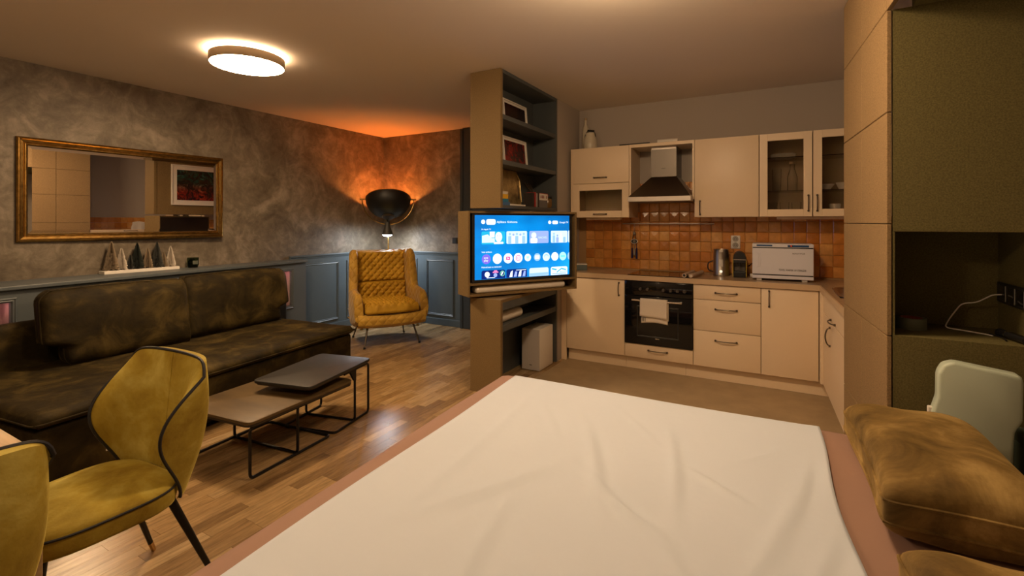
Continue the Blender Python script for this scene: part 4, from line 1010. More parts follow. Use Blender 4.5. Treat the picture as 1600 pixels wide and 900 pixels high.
u1 = thing('wall_cabinet', 'cream wall cabinet with a solid flap above a glazed flap, left of hood', 'cabinet', (-1.6075, UY, 0), 0, 'kitchen wall cabinets'); h = .2975
obj('carcass', carc(-h, h, UZ0, UZ1), 'carcass', u1)
d = obj('flap', B((-h + .002, 0, 1.803), (h - .002, .019, UZ1 - .001), .002), 'cream', u1, True); handle(d, (-.065, 0, 1.86), (.065, 0, 1.86))
d = glazed(u1, -h + .002, h - .002, UZ0, 1.799, .07, .068); handle(d, (-.065, 0, 1.487), (.065, 0, 1.487))
obj('cabinet_side', B((-h - .028, .01, UZ0), (-h - .001, .348, UZ1)), 'cream', u1)
tag(obj('under_light', B((-1.79, 4.80, UZ0 - .024), (-1.42, 4.86, UZ0 - .0005), .003), 'cream'), 'slim light fitting under the left wall cabinet', 'light')
hs = thing('hood_housing', 'open cream housing around the cooker hood chimney', 'cabinet', (-1.004, UY, 0)); h = .305
obj('side_panel', B((-h + .001, .0, 1.62), (-h + .018, .348, UZ1)), 'cream', hs); obj('side_panel', B((h - .018, 0, 1.62), (h - .001, .348, UZ1)), 'cream', hs)
obj('top_panel', B((-h + .018, 0, UZ1 - .03), (h - .018, .348, UZ1)), 'cream', hs)
hd = thing('cooker_hood', 'stainless steel chimney cooker hood above the hob', 'hood', (-.994, 4.62, 1.60))
t = bmesh.new(); A = [(-.285, -.05, .045), (.285, -.05, .045), (.285, .448, .045), (-.285, .448, .045)]; D = [(-.122, .18, .245), (.122, .18, .245), (.122, .448, .245), (-.122, .448, .245)]
va = [t.verts.new(p) for p in A]; vd = [t.verts.new(p) for p in D]
for i in range(4): t.faces.new((va[i], va[(i + 1) % 4], vd[(i + 1) % 4], vd[i]))
t.faces.new(va[::-1]); t.faces.new(vd); bmesh.ops.recalc_face_normals(t, faces=t.faces)
obj('canopy', t, mat('dark_brushed_steel', (.17, .15, .135), .32, 1), hd); obj('canopy_lip', B((-.287, -.052, 0), (.287, .448, .046), .002), 'steel', hd)
ch = obj('chimney', B((-.122, .18, .246), (.122, .448, .515), .002), 'steel_dark', hd); obj('chimney_upper', B((-.118, .184, .515), (.118, .448, .539)), 'steel', ch)
obj('badge', B((-.02, .178, .325), (.02, .1805, .33)), 'black', ch)
for k in range(8): obj('vent_slot', B((.1215, .22, .40 + .012 * k), (.1232, .30, .405 + .012 * k)), 'black', ch)
obj('grease_filter', B((-.24, 0, -.003), (.24, .40, 0)), mat('filter_mesh', (.2, .19, .18), .4, 1), hd)
u3 = thing('wall_cabinet', 'cream wall cabinet with one plain door right of the hood', 'cabinet', (-.432, UY, 0), 0, 'kitchen wall cabinets'); h = .267
obj('carcass', carc(-h, h, UZ0, UZ1), 'carcass', u3); d = obj('door', B((-h + .002, 0, UZ0), (h - .002, .019, UZ1 - .001), .002), 'cream', u3, True); handle(d, (-h + .05, 0, 1.475), (-h + .05, 0, 1.60))
def gcab(x0, x1, label, hx):
    t = thing('wall_cabinet', label, 'cabinet', ((x0 + x1) / 2, UY, 0), 0, 'kitchen wall cabinets'); h = (x1 - x0) / 2
    obj('carcass', carc(-h, h, UZ0, UZ1), mat('cabinet_inside', (.50, .37, .24), .6), t); d = glazed(t, -h + .002, h - .002, UZ0, UZ1 - .001); handle(d, (hx, 0, 1.50), (hx, 0, 1.63))
    for z in (1.672, 1.96): obj('glass_shelf', B((-h + .017, .03, z), (h - .017, .33, z + .005)), 'glass', t)
    return t
gcab(-.163, .232, 'cream wall cabinet with tall glazed door showing bottles and glasses', .168)
gcab(.236, .63, 'cream glazed wall cabinet half hidden behind the tan panelled tower', -.168)
tag(obj('cover_panel', B((.632, UY, UZ0), (.878, UY + .34, UZ1)), 'cream'), 'plain cream end panel of the wall cabinets beside the right wall', 'panel')
tag(obj('under_light', B((-.03, 4.82, UZ0 - .024), (.6, 4.88, UZ0 - .0005), .003), 'cream'), 'long slim light fitting under the glazed wall cabinets', 'light')
cer = mat('cream_ceramic', (.62, .56, .44), .3)
# contents
def cup(name, label, x, y, z, prof, m_, cat, grp=None):
    return tag(obj(name, lathe(bmesh.new(), prof, 24, (0, 0, 0)), m_, None, True, (x, y, z)), label, cat, grp)
P = UY + .18
for k in range(3): cup('plate', ('lowest', 'middle', 'topmost')[k] + ' white plate of the stack on the top shelf of the glazed cabinet', .02, P, 1.9655 + .013 * k, [(0, 0), (.06, 0), (.10, .012), (.10, .015), (.058, .004), (0, .004)], 'white', 'plate', 'plates in the glazed cabinet')
cup('carafe', 'slim clear carafe with wooden stopper in the glazed cabinet', .09, P, 1.6775, [(0, 0), (.038, 0), (.04, .12), (.018, .2), (.02, .235), (.016, .235), (.014, .2), (.036, .12), (.034, .006), (0, .006)], 'glass', 'carafe')
cup('stopper', 'round wooden stopper on the carafe in the glazed cabinet', .09, P, 1.9135, [(0, 0), (.024, .002), (.024, .022), (0, .026)], 'oak', 'stopper')
cup('drinking_glass', 'tall drinking glass left of the carafe in the glazed cabinet', -.03, P, 1.6775, [(0, 0), (.032, 0), (.036, .2), (.033, .2), (.029, .006), (0, .006)], 'glass', 'glass')
for k, (x, l) in enumerate(((-.06, 'left'), (.03, 'middle'), (.12, 'right'))): cup('tumbler', f'{l} tumbler on the bottom of the glazed cabinet', x, P - .02, 1.4695, [(0, 0), (.032, 0), (.037, .11), (.034, .11), (.029, .006), (0, .006)], 'glass', 'glass', 'tumblers in the glazed cabinet')
cup('bowl', 'white bowl on the middle shelf of the right glazed cabinet', .335, P - .02, 1.6775, [(0, 0), (.03, 0), (.065, .05), (.06, .05), (.028, .005), (0, .005)], 'white', 'bowl')
cup('bowl', 'white sauce bowl beside the other bowl in the right glazed cabinet', .46, P - .02, 1.6775, [(0, 0), (.03, 0), (.055, .06), (.05, .06), (.028, .005), (0, .005)], 'white', 'bowl')
cup('mug', 'white mug with red mark at the bottom of the right glazed cabinet', .40, P - .04, 1.4695, [(0, 0), (.035, 0), (.04, .09), (.036, .09), (.032, .006), (0, .006)], 'white', 'mug')
# on top of the wall cabinets
jg = thing('milk_jug', 'cream enamel jug with bail handle on the left wall cabinet', 'jug', (-1.79, 4.93, UZ1 + .0005))
obj('jug_body', lathe(bmesh.new(), [(0, 0), (.066, 0), (.072, .02), (.07, .12), (.05, .17), (.052, .19), (.048, .19), (.046, .17), (0, .165)], 28), cer, jg, True)
obj('bail', tube(bmesh.new(), [(.06 * math.cos(a), 0, .15 + .075 * math.sin(a)) for a in [PI * k / 16 for k in range(17)]], .004, 6), 'black_metal', jg, True)
obj('grip', tube(bmesh.new(), [(-.03, 0, .222), (.045, 0, .212)], .010, 8), 'black', jg, True)
bo = thing('bottle', 'tall pale bottle behind the enamel jug on the wall cabinet', 'bottle', (-1.868, 5.0, UZ1 + .0005))
obj('bottle_body', lathe(bmesh.new(), [(0, 0), (.034, 0), (.036, .02), (.036, .26), (.015, .30), (.014, .35), (0, .35)], 24), cer, bo, True); obj('cork', lathe(bmesh.new(), [(0, .35), (.011, .35), (.012, .375), (0, .377)], 12), 'oak', bo, True)
tag(obj('knife_bar', B((-1.41, 4.722, UZ1 + .0005), (-1.11, 4.745, UZ1 + .012), .002), 'black'), 'thin black bar lying on top of the wall cabinets beside the hood', 'bar')
tag(obj('foil_roll', tube(bmesh.new(), [(-1.05, 4.80, UZ1 + .021), (-.86, 4.80, UZ1 + .021)], .02, 16), 'white', None, True), 'small white roll lying on top of the hood housing', 'roll')
# rail with evil-eye charm
rl_ = thing('utensil_rail', 'thin steel utensil rail on the orange tiles', 'rail', (-1.01, YK - .01, 1.39))
obj('rail_bar', tube(bmesh.new(), [(-.45, -.05, 0), (.45, -.05, 0)], .008, 10), 'steel', rl_, True)
for x in (-.40, .40): obj('rail_bracket', tube(bmesh.new(), [(x, .0105, 0), (x, -.05, 0)], .007, 8), 'steel', rl_, True)
ec = thing('hanging_charm', 'hanging eye shaped charm with blue tassels on the utensil rail', 'ornament', (-1.335, YK - .06, 1.39))
gr = mat('charm_grey', (.28, .27, .25), .4, .5); nv = mat('navy_thread', (.01, .012, .07), .9)
obj('hook', tube(bmesh.new(), [(0, .012 * math.cos(a), -.012 + .012 * math.sin(a) + .0) for a in [PI * 1.4 * k / 10 for k in range(11)]], .002, 6), 'steel', ec, True)
bm = bmesh.new()
for k in range(5): tube(bm, [((.008 if k % 2 else .003) * math.cos(a), .003 * math.cos(a) * (k % 2), -.026 - .013 * k + .008 * math.sin(a)) for a in [2 * PI * j / 10 for j in range(10)]], .0016, 5, True)
obj('chain', bm, 'pewter', ec, True)
obj('bead', lathe(bmesh.new(), [(0, -.13), (.014, -.115), (.018, -.10), (.01, -.085), (0, -.083)], 16), gr, ec, True)
eye = lambda s: [(s * .037 * math.cos(a), -.185 + s * .024 * math.sin(a)) for a in [2 * PI * k / 24 for k in range(24)]]
obj('eye_plate', prism(bmesh.new(), eye(1), -.004, .004, axis='Y'), 'white', ec); obj('eye_field', prism(bmesh.new(), eye(.86), -.006, -.004, axis='Y'), 'black', ec)
obj('eye_iris', prism(bmesh.new(), [(.012 * math.cos(a), -.185 + .012 * math.sin(a)) for a in [2 * PI * k / 16 for k in range(16)]], -.007, -.006, axis='Y'), gr, ec); obj('eye_pupil', prism(bmesh.new(), [(.006 * math.cos(a), -.185 + .006 * math.sin(a)) for a in [2 * PI * k / 12 for k in range(12)]], -.008, -.007, axis='Y'), 'black', ec)
for x in (-.018, .018):
    obj('link', tube(bmesh.new(), [(x * .6, 0, -.125), (x, 0, -.166)], .004, 6), 'black', ec, True)
for x, dz in ((-.024, 0), (0, .03), (.024, -.006)):
    obj('tassel', lathe(bmesh.new(), [(0, -.205 + 0), (.0025, -.206), (.003, -.255), (.008, -.258), (.009, -.27), (.0115, -.36 + dz), (0, -.362 + dz)], 10, (x, 0, 0)), nv if x else gr, ec, True)
so = thing('wall_socket', 'white double socket on the orange tiles above the coffee machine', 'socket', (-.376, YK - .0095, 1.22))
obj('plate', B((-.041, -.012, -.068), (.041, .0005, .058), .008, 3), 'white', so, True)
for z in (-.035, .025):
    obj('recess', lathe(bmesh.new(), [(0, .0), (.024, 0), (.026, .002)], 20, mtx=Matrix.Translation((0, -.0125, z)) @ Matrix.Rotation(R(90), 4, 'X')), mat('socket_grey', (.35, .32, .28), .5), so)
    for x in (-.009, .009): obj('pin_hole', B((x - .003, -.0145, z - .003), (x + .003, -.0125, z + .003)), 'black', so)
    obj('earth_pin', tube(bmesh.new(), [(0, -.012, z + .014), (0, -.02, z + .014)], .0025, 8), 'chrome', so)

kt = thing('electric_kettle', 'steel electric kettle with pale strip and lit button, left of coffee machine', 'kettle', (-.492, 4.93, .9003))
obj('body', lathe(bmesh.new(), [(0, 0), (.070, 0), (.072, .012), (.069, .02), (.067, .2), (.064, .243), (.066, .25), (.060, .25), (.058, .24), (0, .235)], 40), 'steel', kt, True)
an0 = math.atan2(-4.93, .492 + .0)   # towards the middle of the room
obj('level_strip', surf(bmesh.new(), lambda u, v: ((.0695 - .005 * v) * math.cos(an0 - .24 + .48 * u), (.0695 - .005 * v) * math.sin(an0 - .24 + .48 * u), .09 + .155 * v), 8, 6), 'grey_white', kt, True)
obj('button', lathe(bmesh.new(), [(0, .004), (.012, .003), (.013, 0)], 20, mtx=Matrix.Translation((.0695 * math.cos(an0), .0695 * math.sin(an0), .045)) @ Matrix.Rotation(an0, 4, 'Z') @ Matrix.Rotation(R(90), 4, 'Y')), 'led_white', kt, True)
ha = an0 - PI / 2
obj('handle', tube(bmesh.new(), fillet([(.066 * math.cos(ha), .066 * math.sin(ha), .035), (.115 * math.cos(ha), .115 * math.sin(ha), .05), (.115 * math.cos(ha), .115 * math.sin(ha), .12), (.066 * math.cos(ha), .066 * math.sin(ha), .14)], .045, 8), .006, 10), 'black', kt, True)
cm = thing('coffee_machine', 'small black capsule coffee machine with yellow sides on the worktop', 'coffee machine', (-.328, 4.86, .9003), 4)
obj('base', B((-.052, -.03, 0), (.052, .2, .055), .006), 'black', cm); obj('tower', B((-.052, .06, .055), (.052, .2, .165), .004), 'black', cm)
obj('head', xf(surf(bmesh.new(), lambda u, v: ((.054) * math.cos(PI * u), -.03 + .23 * v, .165 + .068 * math.sin(PI * u)), 20, 2), Matrix.Identity(4)), 'black', cm, True)
obj('head_front', prism(bmesh.new(), [(.054 * math.cos(PI * k / 20), .165 + .068 * math.sin(PI * k / 20)) for k in range(21)], -.032, -.029, axis='Y'), 'black', cm); obj('head_under', B((-.052, -.03, .135), (.052, .06, .165)), 'black', cm)
obj('chrome_lever', B((-.05, -.036, .160), (.05, -.030, .166), .001), 'chrome', cm); obj('spout', tube(bmesh.new(), [(0, -.01, .136), (0, -.01, .105)], .012, 12), 'black', cm)
obj('drip_panel', B((-.045, .05, .056), (.045, .06, .134)), mat('grey_panel', (.12, .11, .10), .35), cm)
for sx in (-1, 1): obj('side_panel', B((sx * .052 - (.006 if sx < 0 else 0), -.028, .004), (sx * .052 + (.006 if sx > 0 else 0), .19, .158), .002), mat('yellow_panel', (.62, .45, .06), .4), cm)
tag(obj('power_cable', tube(bmesh.new(), fillet([(-.27, 5.06, .985), (-.225, 5.02, 1.03), (-.205, 4.99, .975), (-.222, 4.97, .91), (-.235, 5.0, .9055)], .03, 6), .0045, 8), 'black', None, True), 'black power cable between the coffee machine and towel warmer', 'cable')
tag(obj('cable_plug', B((-.247, 4.935, .9003), (-.224, 4.966, .930), .006), 'white'), 'small white plug beside the coffee machine', 'plug')
wm = thing('towel_warmer', 'white towel warmer box with blue strips on the kitchen worktop', 'towel warmer', (.012, 4.71, .9003), 1.5); hw = .229
wmat = mat('warmer_white', (.72, .72, .80), .4)
obj('housing', B((-hw, .006, .018), (hw, .27, .318), .006), wmat, wm); obj('lower_rail', B((-hw, -.004, .018), (hw, .01, .046), .003), wmat, wm); obj('upper_rail', B((-hw, -.004, .288), (hw, .01, .318), .003), wmat, wm)
dd = obj('door', B((-hw + .001, -.008, .055), (hw - .001, .006, .28), .004), wmat, wm)
obj('gap', B((-hw + .004, .004, .046), (hw - .004, .0075, .0548)), 'black', wm); obj('gap', B((-hw + .004, .004, .2802), (hw - .004, .0075, .288)), 'black', wm)
blue = mat('blue_strip', (.012, .07, .22), .4); obj('blue_strip', B((-.195, -.0056, .296), (-.075, -.004, .310)), blue, wm); bs = obj('blue_strip', B((.04, -.0056, .293), (.195, -.004, .310)), blue, wm)
obj('power_light', B((.062, -.0064, .298), (.07, -.0056, .306)), emit('red_led', (1, .06, .02), .5), bs); obj('switch_field', B((.056, -.0062, .295), (.078, -.0056, .309)), 'black', bs)
obj('handle', box(B((-.192, -.014, .12), (-.176, -.008, .235), .002), (-.205, -.011, .115), (-.165, -.008, .24), .001), wmat, dd); obj('handle_shadow_gap', B((-.1755, -.0095, .12), (-.172, -.0083, .235)), 'black', dd)
obj('lettering', xf(text_bm('TOWEL  WARMER  UV  STERILIZER', .0165), Matrix.Translation((-.025, -.0085, .096)) @ FACE_NY @ Matrix.Diagonal((.78, 1.35, 1, 1))), 'black', dd)
obj('lettering', xf(text_bm('BEAUTYFOR', .0165), Matrix.Translation((.075, -.0085, .238)) @ FACE_NY), 'black', dd)
for x in (-.175, .165): obj('foot', B((x - .02, .012, 0), (x + .02, .06, .02), .003), 'white', wm); obj('foot', B((x - .02, .2, 0), (x + .02, .25, .02), .003), 'white', wm)
for k, (xa, xb, lb_) in enumerate(((-.757, -.737, 'left of two paper tubes lying across the front of the worktop'), (-.70, -.656, 'right of two paper tubes lying across the front of the worktop'))):
    a_, b_ = Vector((xa, 4.52, .9265)), Vector((xb, 4.90, .9265)); t = thing('paper_tube', lb_, 'tube', (0, 0, 0), 0, 'paper tubes on the worktop')
    t.location = (xa, 4.52, .907); d = b_ - a_; q = d.to_track_quat('Z', 'Y').to_matrix().to_4x4(); ln = d.length
    mtx = Matrix.Translation((0, 0, .0195)) @ q
    obj('tube_wall', lathe(bmesh.new(), [(.012, 0), (.019, 0), (.019, ln), (.012, ln), (.012, 0)], 24, mtx=mtx), mat(f'tube_paper_{k}', (.50, .37, .27), .7), t, True)
    obj('tube_core', lathe(bmesh.new(), [(0, .01), (.012, .01)], 16, mtx=mtx), 'black' if k == 0 else 'white', t)
sb_ = thing('spice_box', 'small blue grey box on the worktop behind the television edge', 'box', (-1.84, 4.80, .9003), 25)
obj('box_body', B((-.055, -.05, 0), (.055, .05, .055), .005), mat('bluegrey', (.13, .17, .17), .5), sb_); obj('box_lid', B((-.057, -.052, .055), (.057, .052, .068), .004), 'grey_white', sb_)
# towels on the right wall (seen in the mirror)
for k, (y, w2, h_, m_, lb_) in enumerate(((4.75, .16, .20, 'mdf_niche', 'small dark olive towel on a wall hook, seen in the mirror'), (4.25, .26, .22, 'white', 'white towel on a wall hook, seen in the mirror'))):
    z_ = 1.42; t = thing('hand_towel', lb_, 'towel', (.872, y, z_)); obj('hook', tube(bmesh.new(), [(0.0, 0, 0), (-.03, 0, 0), (-.035, 0, .012)], .005, 8), 'chrome', t)
    fo = lambda o_: (lambda u, v: (-.03 + o_ - .008 * math.sin(11 * u) * v, (u - .5) * w2 * (.75 + .25 * v) + .004 * math.sin(9 * v), .006 - h_ * v - .02 * abs(2 * u - 1) * (1 - v)))
    obj('cloth', shell(bmesh.new(), fo(0), fo(.008), 24, 12), m_, t, 'all')

# ================================================================== RIGHT PANELLED TOWER
P0, P1 = Vector((.384, 2.50, 0)), Vector((.32, 3.37, 0)); pd = (P1 - P0); PL = pd.length; pd.normalize(); pn_ = Vector((-pd.y, pd.x, 0))      # outward = -x
tw_ = thing('panelled_tower', 'tall tan panelled tower with open niche at the right of the photo', 'cupboard', (P0.x, P0.y, 0))
def TB(lo, hi, bev=.0): return xf(B(lo, hi, bev), Matrix.Translation(-P0))
ang = math.atan2(pd.y, pd.x)
def side_panel(s0, s1, z0, z1):
    bm = B((s0 + .0015, -.018, z0 + .0015), (s1 - .0015, 0, z1 - .0015), .0025, 1)
    return xf(bm, Matrix.Rotation(ang, 4, 'Z'))
zz = [0.0, .47, .933, 1.397, 1.86, 2.284, CE - .002]; mid = PL * .5
for a, b in zip(zz, zz[1:]):
    for s0, s1 in ((.0, mid), (mid, PL)): obj('panel', side_panel(s0, s1, a, b), 'mdf_panel', tw_)
bm = prism(bmesh.new(), [(P0.x + .0165, 2.53), (P1.x + .021, 3.369), (P1.x + .021 + .03, 3.369), (P0.x + .0205, 2.53)], .002, CE - .002); obj('side_core', xf(bm, Matrix.Translation(-P0)), 'black', tw_)
NX0, NX1, NY, NYB = .437, .83, 2.505, 2.87
NZ0, NZ1 = .938, 1.366
obj('upper_front', TB((.405, NY, NZ1), (1.9, NY + .018, 2.284), .001), 'mdf_niche', tw_)
obj('lower_front', TB((.405, NY, .002), (1.9, NY + .018, NZ0), .001), 'mdf_niche', tw_)
obj('niche_floor', TB((.412, NY + .018, NZ0 - .02), (NX1, NYB, NZ0), 0), 'mdf_niche', tw_)
obj('niche_ceiling', TB((.412, NY + .018, NZ1), (NX1, NYB, NZ1 + .02), 0), 'mdf_niche', tw_)
obj('niche_back', TB((.412, NYB, NZ0 - .02), (NX1, NYB + .018, NZ1 + .02)), 'mdf_niche', tw_)
obj('niche_side', TB((NX1, NY + .018, NZ0 - .02), (NX1 + .018, NYB, NZ1 + .02)), 'mdf_niche', tw_)
obj('niche_side', TB((.4055, NY + .018, NZ0 - .02), (.412, NYB, NZ1 + .02)), 'mdf_niche', tw_)
obj('niche_jamb', TB((.405, NY, NZ0), (.412, NY + .018, NZ1)), 'mdf_niche', tw_)
obj('right_front', TB((NX1, NY, NZ0), (1.9, NY + .018, NZ1)), 'mdf_niche', tw_)
br = thing('overhead_cupboard', 'tan overhead cupboard bridging above the bed at the right', 'cupboard', (P0.x, .3, 2.284))
obj('body', xf(B((.47, .3, 2.284), (1.94, 2.52, CE - .002), .003), Matrix.Translation((-P0.x, -.3, -2.284))), 'mdf_niche', br)
bm = prism(bmesh.new(), [(P0.x + .0, 2.498), (P0.x + .019, 2.498), (P0.x + .165, .31), (P0.x + .146, .31)], 2.284, CE - .002, .002); obj('side_panel', xf(bm, Matrix.Translation((-P0.x, -.3, -2.284))), 'mdf_panel', br)
ss = thing('socket_strip', 'black socket strip with pale slots on the side of the niche', 'socket', (NX1, 2.68, 1.105))
obj('strip_body', B((-.012, -.17, -.043), (0, .165, .043), .003), 'black', ss)
for y in (.07, -.02, -.11): obj('socket_slot', B((-.014, y - .003, -.032), (-.012, y + .003, .032)), mat('slot_grey', (.32, .30, .27), .4), ss); obj('socket_insert', B((-.0135, y + .012, -.03), (-.012, y + .062, .03)), 'black_glass', ss)
tr = thing('tape_roll', 'grey green roll of tape lying in the niche', 'tape', (.50, 2.70, NZ0 + .0005))
obj('tape', lathe(bmesh.new(), [(.040, 0), (.054, 0), (.054, .048), (.040, .048), (.040, 0)], 36), mat('grey_green_tape', (.16, .18, .13), .35), tr, True)
obj('cardboard_core', lathe(bmesh.new(), [(.036, .0), (.0395, 0), (.0395, .049), (.036, .049), (.036, 0)], 36), mat('core_red', (.35, .07, .03), .6), tr, True)
tag(obj('charging_cable', tube(bmesh.new(), fillet([(.817, 2.785, 1.098), (.79, 2.79, 1.095), (.745, 2.81, 1.055), (.70, 2.83, 1.045), (.655, 2.80, .985), (.628, 2.77, .9425), (.66, 2.745, .9425), (.715, 2.70, .9425), (.742, 2.675, .9425), (.752, 2.655, .9425)], .02, 5), .0027, 8), 'white', None, True), 'white charging cable curling out of the niche socket', 'cable')
tc_ = thing('torch', 'black handheld torch lying at the right of the niche', 'torch', (.80, 2.58, NZ0 + .0175), 12)
obj('barrel', tube(bmesh.new(), [(0, -.05, 0), (0, .07, 0)], .013, 16), 'black', tc_, True); obj('head', tube(bmesh.new(), [(0, .07, 0), (0, .10, 0)], .0135, 16, r2=.017), 'black', tc_, True); obj('ring', tube(bmesh.new(), [(0, .055, 0), (0, .06, 0)], .0138, 16), 'chrome', tc_, True); obj('clip', B((-.003, -.03, .0125), (.003, .04, .015)), 'pewter', tc_)
tag(obj('cable_end', tube(bmesh.new(), fillet([(.755, 2.70, .9425), (.768, 2.66, .9425), (.775, 2.62, .9425), (.768, 2.575, .9425)], .02), .003, 8), 'black', None, True), 'short black cable on the niche shelf beside the torch', 'cable')

# ================================================================== BED
BH = .60
bd = thing('bed', 'large bed with mauve fitted cover filling the foreground', 'bed', (-.36, 1.2, 0))
def bedx(u, y):   # left and right edges
    xl = -1.205 - (y - .58) * .067; xr_ = .63 - (y - .58) * .015
    return xl + (xr_ - xl) * u
BYN, BYF = .12, 2.245
def bed_f(top):
    def f(u, v):
        y = BYN + (BYF - BYN) * v; x = bedx(u, y); W_ = 1.85
        a = min(u, 1 - u) * W_; b_ = min(v, 1 - v) * (BYF - BYN); R_ = .05
        da, db = max(0, R_ - a), max(0, R_ - b_); rr = min(R_, math.hypot(da, db)); dz = R_ - math.sqrt(max(0, R_ * R_ - rr * rr))
        cr_ = .09; # rounded plan corners
        if a < cr_ and b_ < cr_:
            q = math.hypot(cr_ - a, cr_ - b_)
            if q > cr_ * .999:
                s_ = cr_ / q; na, nb = cr_ - (cr_ - a) * s_, cr_ - (cr_ - b_) * s_
                x += (na - a) * (1 if u < .5 else -1); y += (nb - b_) * (1 if v < .5 else -1); dz = R_
        z = BH - dz + .003 * math.sin(7 * x + 2 * y) * math.sin(5 * y)
        return (x + .36, y - 1.2, z if top else BH - .26)
    return f
obj('mattress', shell(bmesh.new(), bed_f(True), bed_f(False), 70, 80), 'mauve', bd, 'all')
bs_ = bmesh.new(); prism(bs_, [(bedx(.02, .16), .16), (bedx(.98, .16), .16), (bedx(.98, 2.2), 2.2), (bedx(.02, 2.2), 2.2)], .06, .345); obj('bed_base', xf(bs_, Matrix.Translation((.36, -1.2, 0))), 'table_edge', bd)
for u in (.06, .94):
    for y in (.25, 2.1): obj('foot', B((bedx(u, y) + .36 - .03, y - 1.23, 0), (bedx(u, y) + .36 + .03, y - 1.17, .06)), 'black', bd)
# sheet
fd = [(-.55, 1.55, 25, .5, .012, .022), (-.30, 1.62, 12, .45, .010, .02), (-.18, 1.58, 55, .22, .010, .014), (-.75, 1.25, -28, .6, .007, .03), (-.15, 1.05, 30, .5, .006, .02), (-.42, 1.35, 48, .3, .010, .016), (-.35, 1.30, 60, .22, .008, .012), (-.95, 1.5, 5, .9, .005, .025), (.0, 1.45, -12, .6, .006, .02), (.05, 1.6, -8, .5, .005, .015), (-.05, 1.85, -40, .35, .004, .008), (-.8, 1.75, 35, .3, .005, .018), (-.65, 1.0, 10, .5, .006, .025), (.06, 1.2, -14, .5, .007, .02), (-.5, 1.9, 40, .3, .004, .015)]
def sheet_z(x, y):
    z = 0
    for cx_, cy_, an, ln, amp, wd in fd:
        a = R(an); dx, dy = x - cx_, y - cy_; al = dx * -math.sin(a) + dy * math.cos(a); ac_ = dx * math.cos(a) + dy * math.sin(a) + .06 * al * al / ln
        z += .7 * amp * math.exp(-(al / ln * 2) ** 2) * (math.exp(-(ac_ / wd) ** 2) - .35 * math.exp(-((ac_ - 1.6 * wd) / wd) ** 2))
    return z + .0025 * math.sin(3.1 * x + 1.7 * y) * math.sin(2.3 * y - x)
def sheet_f(o_):
    def f(u, v):
        y = .13 + (2.213 - .13) * v; xl = -1.105 - (y - .63) * .060 + .006 * math.sin(5 * y); xr_ = .165 - (y - 1.33) * .05 + .010 * math.sin(6.5 * y + .5)
        x = xl + (xr_ - xl) * u; y += .03 * u * v + .008 * math.sin(5 * u + 1) * v
        d = max(0, .006 - min(u * 1.3, (1 - u) * 1.3)) ; hem = .006 * math.exp(-((1 - u) * 1.3 / .035) ** 2) * (.6 + .4 * math.sin(11 * y))
        z = BH + .0075 + sheet_z(x, y) + hem - (.03 * max(0, (v - .985) / .015) ** 2)
        return (x, y, z + o_)
    return f
tag(obj('bed_sheet', shell(bmesh.new(), sheet_f(0), sheet_f(-.004), 130, 170), 'sheet', None, 'all'), 'creased off white sheet spread over the mauve bed', 'sheet')
def pillow(label, loc, rz, lx, ly, T, tiltx=0, tilty=0):
    t = thing('velvet_pillow', label, 'pillow', loc, rz, 'olive velvet pillows on the bed'); t.rotation_euler = (R(tiltx), R(tilty), R(rz))
    def f(sd):
        def g(u, v):
            a, b_ = 2 * u - 1, 2 * v - 1
            sq = 1 - .10 * (1 - abs(b_) ** 2) * abs(a) ** 6 ; sq2 = 1 - .05 * (1 - abs(a) ** 2) * abs(b_) ** 6
            x = a * lx / 2 * sq * (1 - .05 * abs(a) ** 8 * abs(b_) ** 8); y = b_ * ly / 2 * sq2 * (1 - .05 * abs(a) ** 8 * abs(b_) ** 8)
            e = (1 - abs(a) ** 4.5) * (1 - abs(b_) ** 4.5); h_ = T * .16 + T * .42 * max(0, e) ** .5 + .006 * math.sin(6 * a + 2) * math.sin(5 * b_) * max(0, e)
            return (x, y, T / 2 + sd * (h_ if sd > 0 else min(h_, T * .5)))
        return g
    c = obj('pillow_cover', shell(bmesh.new(), f(1), f(-1), 44, 44), 'pillow', t, 'all')
    for sd in (1, -1):
        g = f(sd); lp = [g(k / 22, 0) for k in range(22)] + [g(1, k / 22) for k in range(22)] + [g(1 - k / 22, 1) for k in range(22)] + [g(0, 1 - k / 22) for k in range(22)]
        obj('piping', tube(bmesh.new(), lp, .0045, 6, True), 'pillow', c, True)
pillow('whole olive gold velvet pillow on the right side of the bed', (.385, 1.815, .602), 2, .36, .66, .17)
pillow('nearer olive gold velvet pillow cut off by the lower right corner', (.405, 1.02, .602), 4, .36, .56, .155)
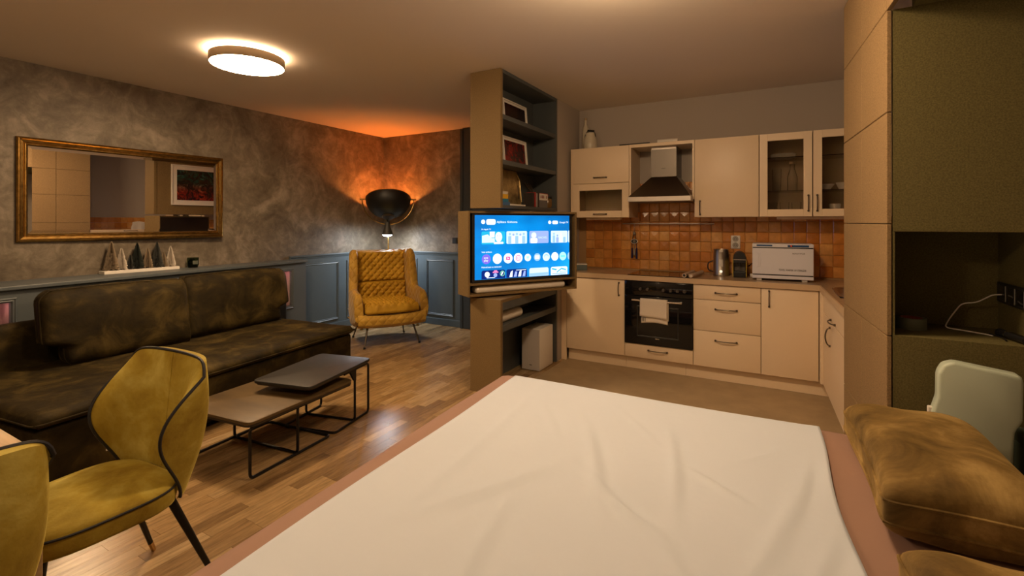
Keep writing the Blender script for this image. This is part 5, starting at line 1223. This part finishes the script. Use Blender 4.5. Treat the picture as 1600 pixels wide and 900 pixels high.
# moulded board and crate behind the bed
wbd = thing('moulded_board', 'pale moulded plastic board standing behind the pillow', 'board', (.62, 2.385, 0), -3)
out = [(-.055, .0), (.085, 0), (.10, .55), (.105, .66), (.125, .70), (.127, .845), (.118, .862), (.04, .872), (-.055, .885), (-.085, .87), (-.10, .835), (-.101, .745), (-.118, .68), (-.10, .60), (-.07, .3)]
bm = bmesh.new(); prism(bm, [(a * 1.02, z) for a, z in out], -.03, .03, .012, 3, axis='Y'); obj('board_shell', bm, 'board_green_cast', wbd, True)
obj('side_handle', B((-.128, -.012, .62), (-.112, .012, .70), .004), 'white', wbd); obj('screw', tube(bmesh.new(), [(-.121, -.014, .675), (-.121, -.011, .675)], .004, 8), 'black', wbd)
gc = thing('storage_crate', 'dark green plastic crate at the right edge behind the bed', 'crate', (.86, 2.40, 0))
obj('crate_body', B((-.10, -.08, 0), (.25, .09, .60), .008), 'dark_green', gc); obj('crate_lid', B((-.105, -.085, .60), (.255, .095, .64), .006), 'dark_green', gc); obj('crate_rib', B((-.102, -.084, .545), (.252, -.08, .56)), 'dark_green', gc)

# ================================================================== CEILING LAMPS
def clamp(x, y, r, label, dm, halo=True):
    t = thing('ceiling_lamp', label, 'lamp', (x, y, CE))
    obj('housing', lathe(bmesh.new(), [(r - .006, -.088), (r, -.086), (r, -.026), (r - .004, -.024), (0, -.024)], 72), 'lamp_body', t, True)
    obj('diffuser', lathe(bmesh.new(), [(0, -.090), (r - .012, -.090), (r - .006, -.088)], 72), dm, t, True)
    obj('mount', lathe(bmesh.new(), [(0, -.024), (r * .6, -.024), (r * .6, -.0005), (0, -.0005)], 40), 'white', t)
    if halo: obj('halo_ring', lathe(bmesh.new(), [(r * .62, -.0235), (r - .012, -.0235)], 72), 'halo', t)
clamp(-3.446, 2.153, .25, 'round ceiling lamp glowing with a halo above the sofa', 'diff_sofa')
def dome_lamp(x, y, r, label, dm):
    t = thing('ceiling_lamp', label, 'lamp', (x, y, CE))
    obj('base_plate', lathe(bmesh.new(), [(0, -.0005), (r + .01, -.0005), (r + .01, -.022), (r - .004, -.024)], 48), 'white', t, True)
    obj('opal_shade', lathe(bmesh.new(), [(r * math.cos(PI / 2 * k / 12), -.024 - .85 * r * math.sin(PI / 2 * k / 12)) for k in range(13)], 48), dm, t, True)
dome_lamp(-.62, 2.10, .18, 'opal dome ceiling lamp above the bed, just above the photo', 'diff_bed')
dome_lamp(-2.2, -.5, .18, 'assumed opal dome ceiling lamp above the dining table, outside the photo', 'diff_table_assumed')  # unseen, assumed lamp added to light the dining chairs and table
